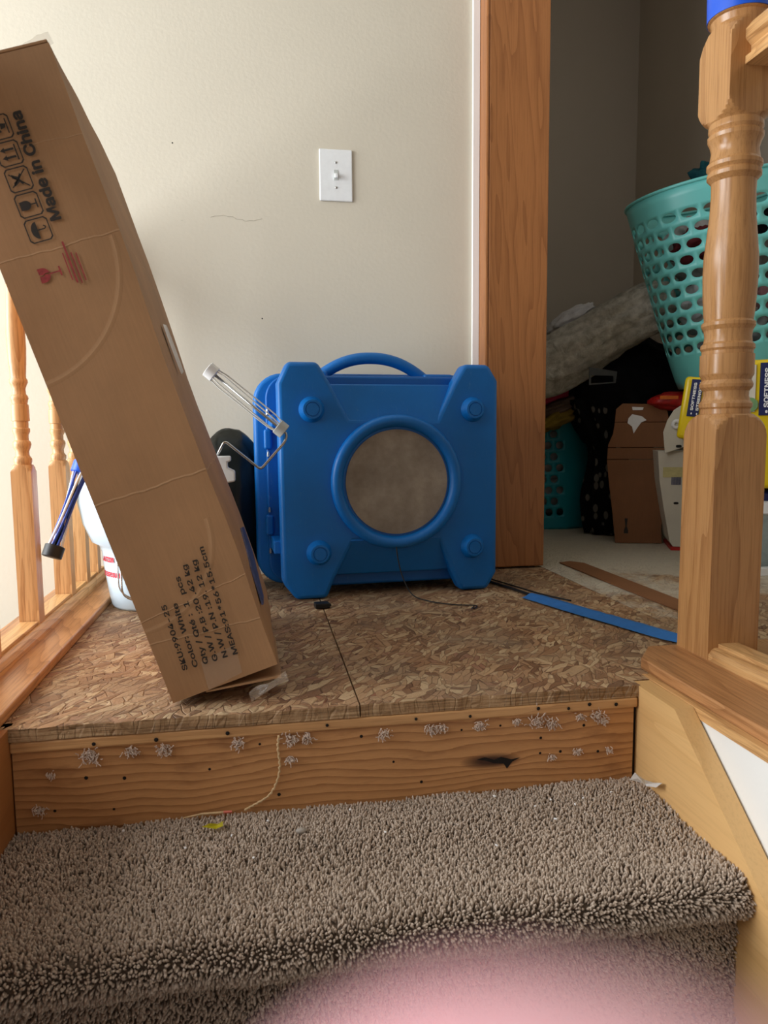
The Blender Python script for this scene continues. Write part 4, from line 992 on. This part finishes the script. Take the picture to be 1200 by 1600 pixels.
o2 = obj('red_tip', tube(BM(), [(-.064, -.0054, ZC+.005), (-.052, -.0062, ZC+.005)], .0020, 6), plain('salmon_paint', (206, 110, 90), .6), o)
lump('pebble', plain('grey_pebble', (160, 152, 142), .6), (.045, -.075, ZC+.004), (.008, .005, .004), seed=5, amp=.1, sub=2, label='small grey pebble on the carpet', cat='pebble')
random.seed(3)
for k, (x, y) in enumerate(((-.11, -.09), (-.02, -.13), (.0, -.04), (.16, -.10), (.39, -.07), (.42, -.055), (.45, -.075), (.47, -.06), (.405, -.11), (.30, -.16), (.52, -.05), (-.2, -.03), (.12, -.03), (-.05, -.07), (.34, -.03))):
    o = lump('crumb', M['paper'], (x, y, ZC+.004), (.0022+random.random()*.0015, .0018, .0014), (0, 0, random.random()*3), seed=k, amp=.4, sub=1); tag(o, 'tiny pale crumb scattered on the taupe carpet', 'crumb', 'crumbs on the carpet')
# fibre clumps left on the riser
def clump(x, z, s, seedv, droop=0):
    random.seed(seedv); bm = BM()
    for k in range(int(22+s*1900)):
        px = x+random.gauss(0, s*.36); pz = z+random.gauss(0, s*.28); py = .003-random.random()*.004
        a = random.uniform(0, 2*pi); ln = random.uniform(.3, .8)*s*.6
        p = [Vector((px, py, pz))]
        for j in range(4):
            a += random.uniform(-.9, .9); p.append(p[-1]+Vector((cos(a)*ln/4, -random.random()*.0012, sin(a)*ln/4-.0006)))
        for q_ in p: q_.y = min(q_.y, .0028)
        tube(bm, p, .0007, 4)
    o = obj('fibre_tuft', bm, M['fibre'], ri, kind='stuff'); return o
for k, (x, z, s) in enumerate(((-.245,-.045,.020),(-.19,-.044,.013),(-.145,-.044,.015),(-.04,-.044,.013),(.035,-.043,.016),(.06,-.043,.012),(.175,-.046,.013),(.25,-.046,.014),(.265,-.044,.010),(.325,-.045,.014),(.385,-.043,.009),(.42,-.044,.020),(.445,-.05,.012),(.49,-.043,.010),(.52,-.044,.014),(.53,-.052,.010),(.445,-.107,.008),(.487,-.100,.010),(.54,-.102,.007),(-.318,-.12,.012),(-.30,-.07,.008),(.035,-.075,.010))):
    clump(x, z, s, 100+k)
pts = smooth_path([(.018, .0015, -.038), (.017, .001, -.06), (.019, .001, -.085), (.014, .0005, -.108), (.002, .0, -.128), (-.018, -.001, -.139), (-.035, -.004, -.146)], 10)
pts = [p+Vector((.0008*sin(i*1.7), -.0006*abs(sin(i)), .0006*cos(i*2.1))) for i, p in enumerate(pts)]
o = obj('jute_strand', tube(BM(), pts, [.0016+.0005*sin(i*2.2) for i in range(len(pts))], 6), M['jute'], smooth=True); tag(o, 'frayed pale jute strand hanging down the pine riser', 'string')

# ---------------------------------------------------------------- the photographer's hand, its index fingertip close below the lens
def hand():
    n = NT('skin', .5, 0, .35); v = n.coords()
    n.col(n.ramp(n.noise(v, 90, 3), [(.3, s2l((222, 152, 164))), (.7, s2l((236, 186, 194)))]))
    n.b.inputs['Subsurface Weight'].default_value = .2; n.b.inputs['Subsurface Radius'].default_value = (1, .5, .5); n.b.inputs['Subsurface Scale'].default_value = .006
    n.bump(n.noise(v, 400, 3), .2, .0003)
    nail = plain('nail', (240, 200, 192), .3, bump=0)
    C0 = camo.matrix_world.translation; R3 = Matrix((rt, up, fw)).transposed()
    def W(x, y, z): return R3@Vector((x/1000, y/1000, z/1000))
    org = C0+W(12, -150, 0)
    t = thing('hand', 'hand of the person taking the picture, pink fingertip blurred at the bottom edge', 'person', org)
    def chain(pts, name, cap=True):
        """one skin surface from (x, y, z, radius) branches, rooted at the palm"""
    bm = bmesh.new(); sk = bm.verts.layers.skin.verify()
    def add(p, r, prev=None, root=False):
        v_ = bm.verts.new(C0+W(*p)-org); v_[sk].radius = (r/1000, r/1000); v_[sk].use_root = root
        if prev: bm.edges.new((prev, v_))
        return v_
    wr = add((18, -185, -12), 24, root=True)
    pm = add((20, -150, -6), 27, wr); pk = add((24, -125, -2), 24, pm)
    fa = add((16, -250, -34), 27, wr); fb = add((12, -330, -62), 34, fa); add((8, -420, -96), 40, fb)
    def finger(base, pts):
        p = add(base[:3], base[3], pk)
        for q_ in pts: p = add(q_[:3], q_[3], p)
    finger((8, -100, 3, 10.5), [(9, -72, 12, 9.2), (9, -52, 16, 8.4), (6, -34, 17, 8.2), (3.2, -21, 12, 8.3), (2.6, -13.1, 9.8, 8.2), (2.1, -8.8, 9.6, 7.1)])
    finger((24, -97, 3, 10.8), [(27, -70, 15, 9.4), (30, -50, 24, 8.6), (30, -40, 14, 8.0), (29, -42, 5, 7.2)])
    finger((40, -102, 2, 10.2), [(45, -78, 14, 8.9), (49, -62, 22, 8.2), (48, -54, 12, 7.6), (46, -57, 4, 6.8)])
    finger((53, -112, -1, 9.2), [(60, -93, 10, 7.9), (64, -81, 16, 7.2), (62, -76, 8, 6.6), (60, -79, 1, 6.0)])
    p = add((-8, -146, -2, 0)[:3], 15, pm)
    for q_ in ((-26, -124, 2, 12), (-34, -98, 4, 10), (-36, -80, 5, 8.4)): p = add(q_[:3], q_[3], p)
    me = bpy.data.meshes.new('skin'); bm.to_mesh(me); bm.free(); me.materials.append(n.m)
    o = bpy.data.objects.new('palm_and_fingers', me); COL.objects.link(o); o.parent = t
    o.modifiers.new('skin', 'SKIN').use_smooth_shade = True
    ss = o.modifiers.new('sub', 'SUBSURF'); ss.levels = 2; ss.render_levels = 2
hand()
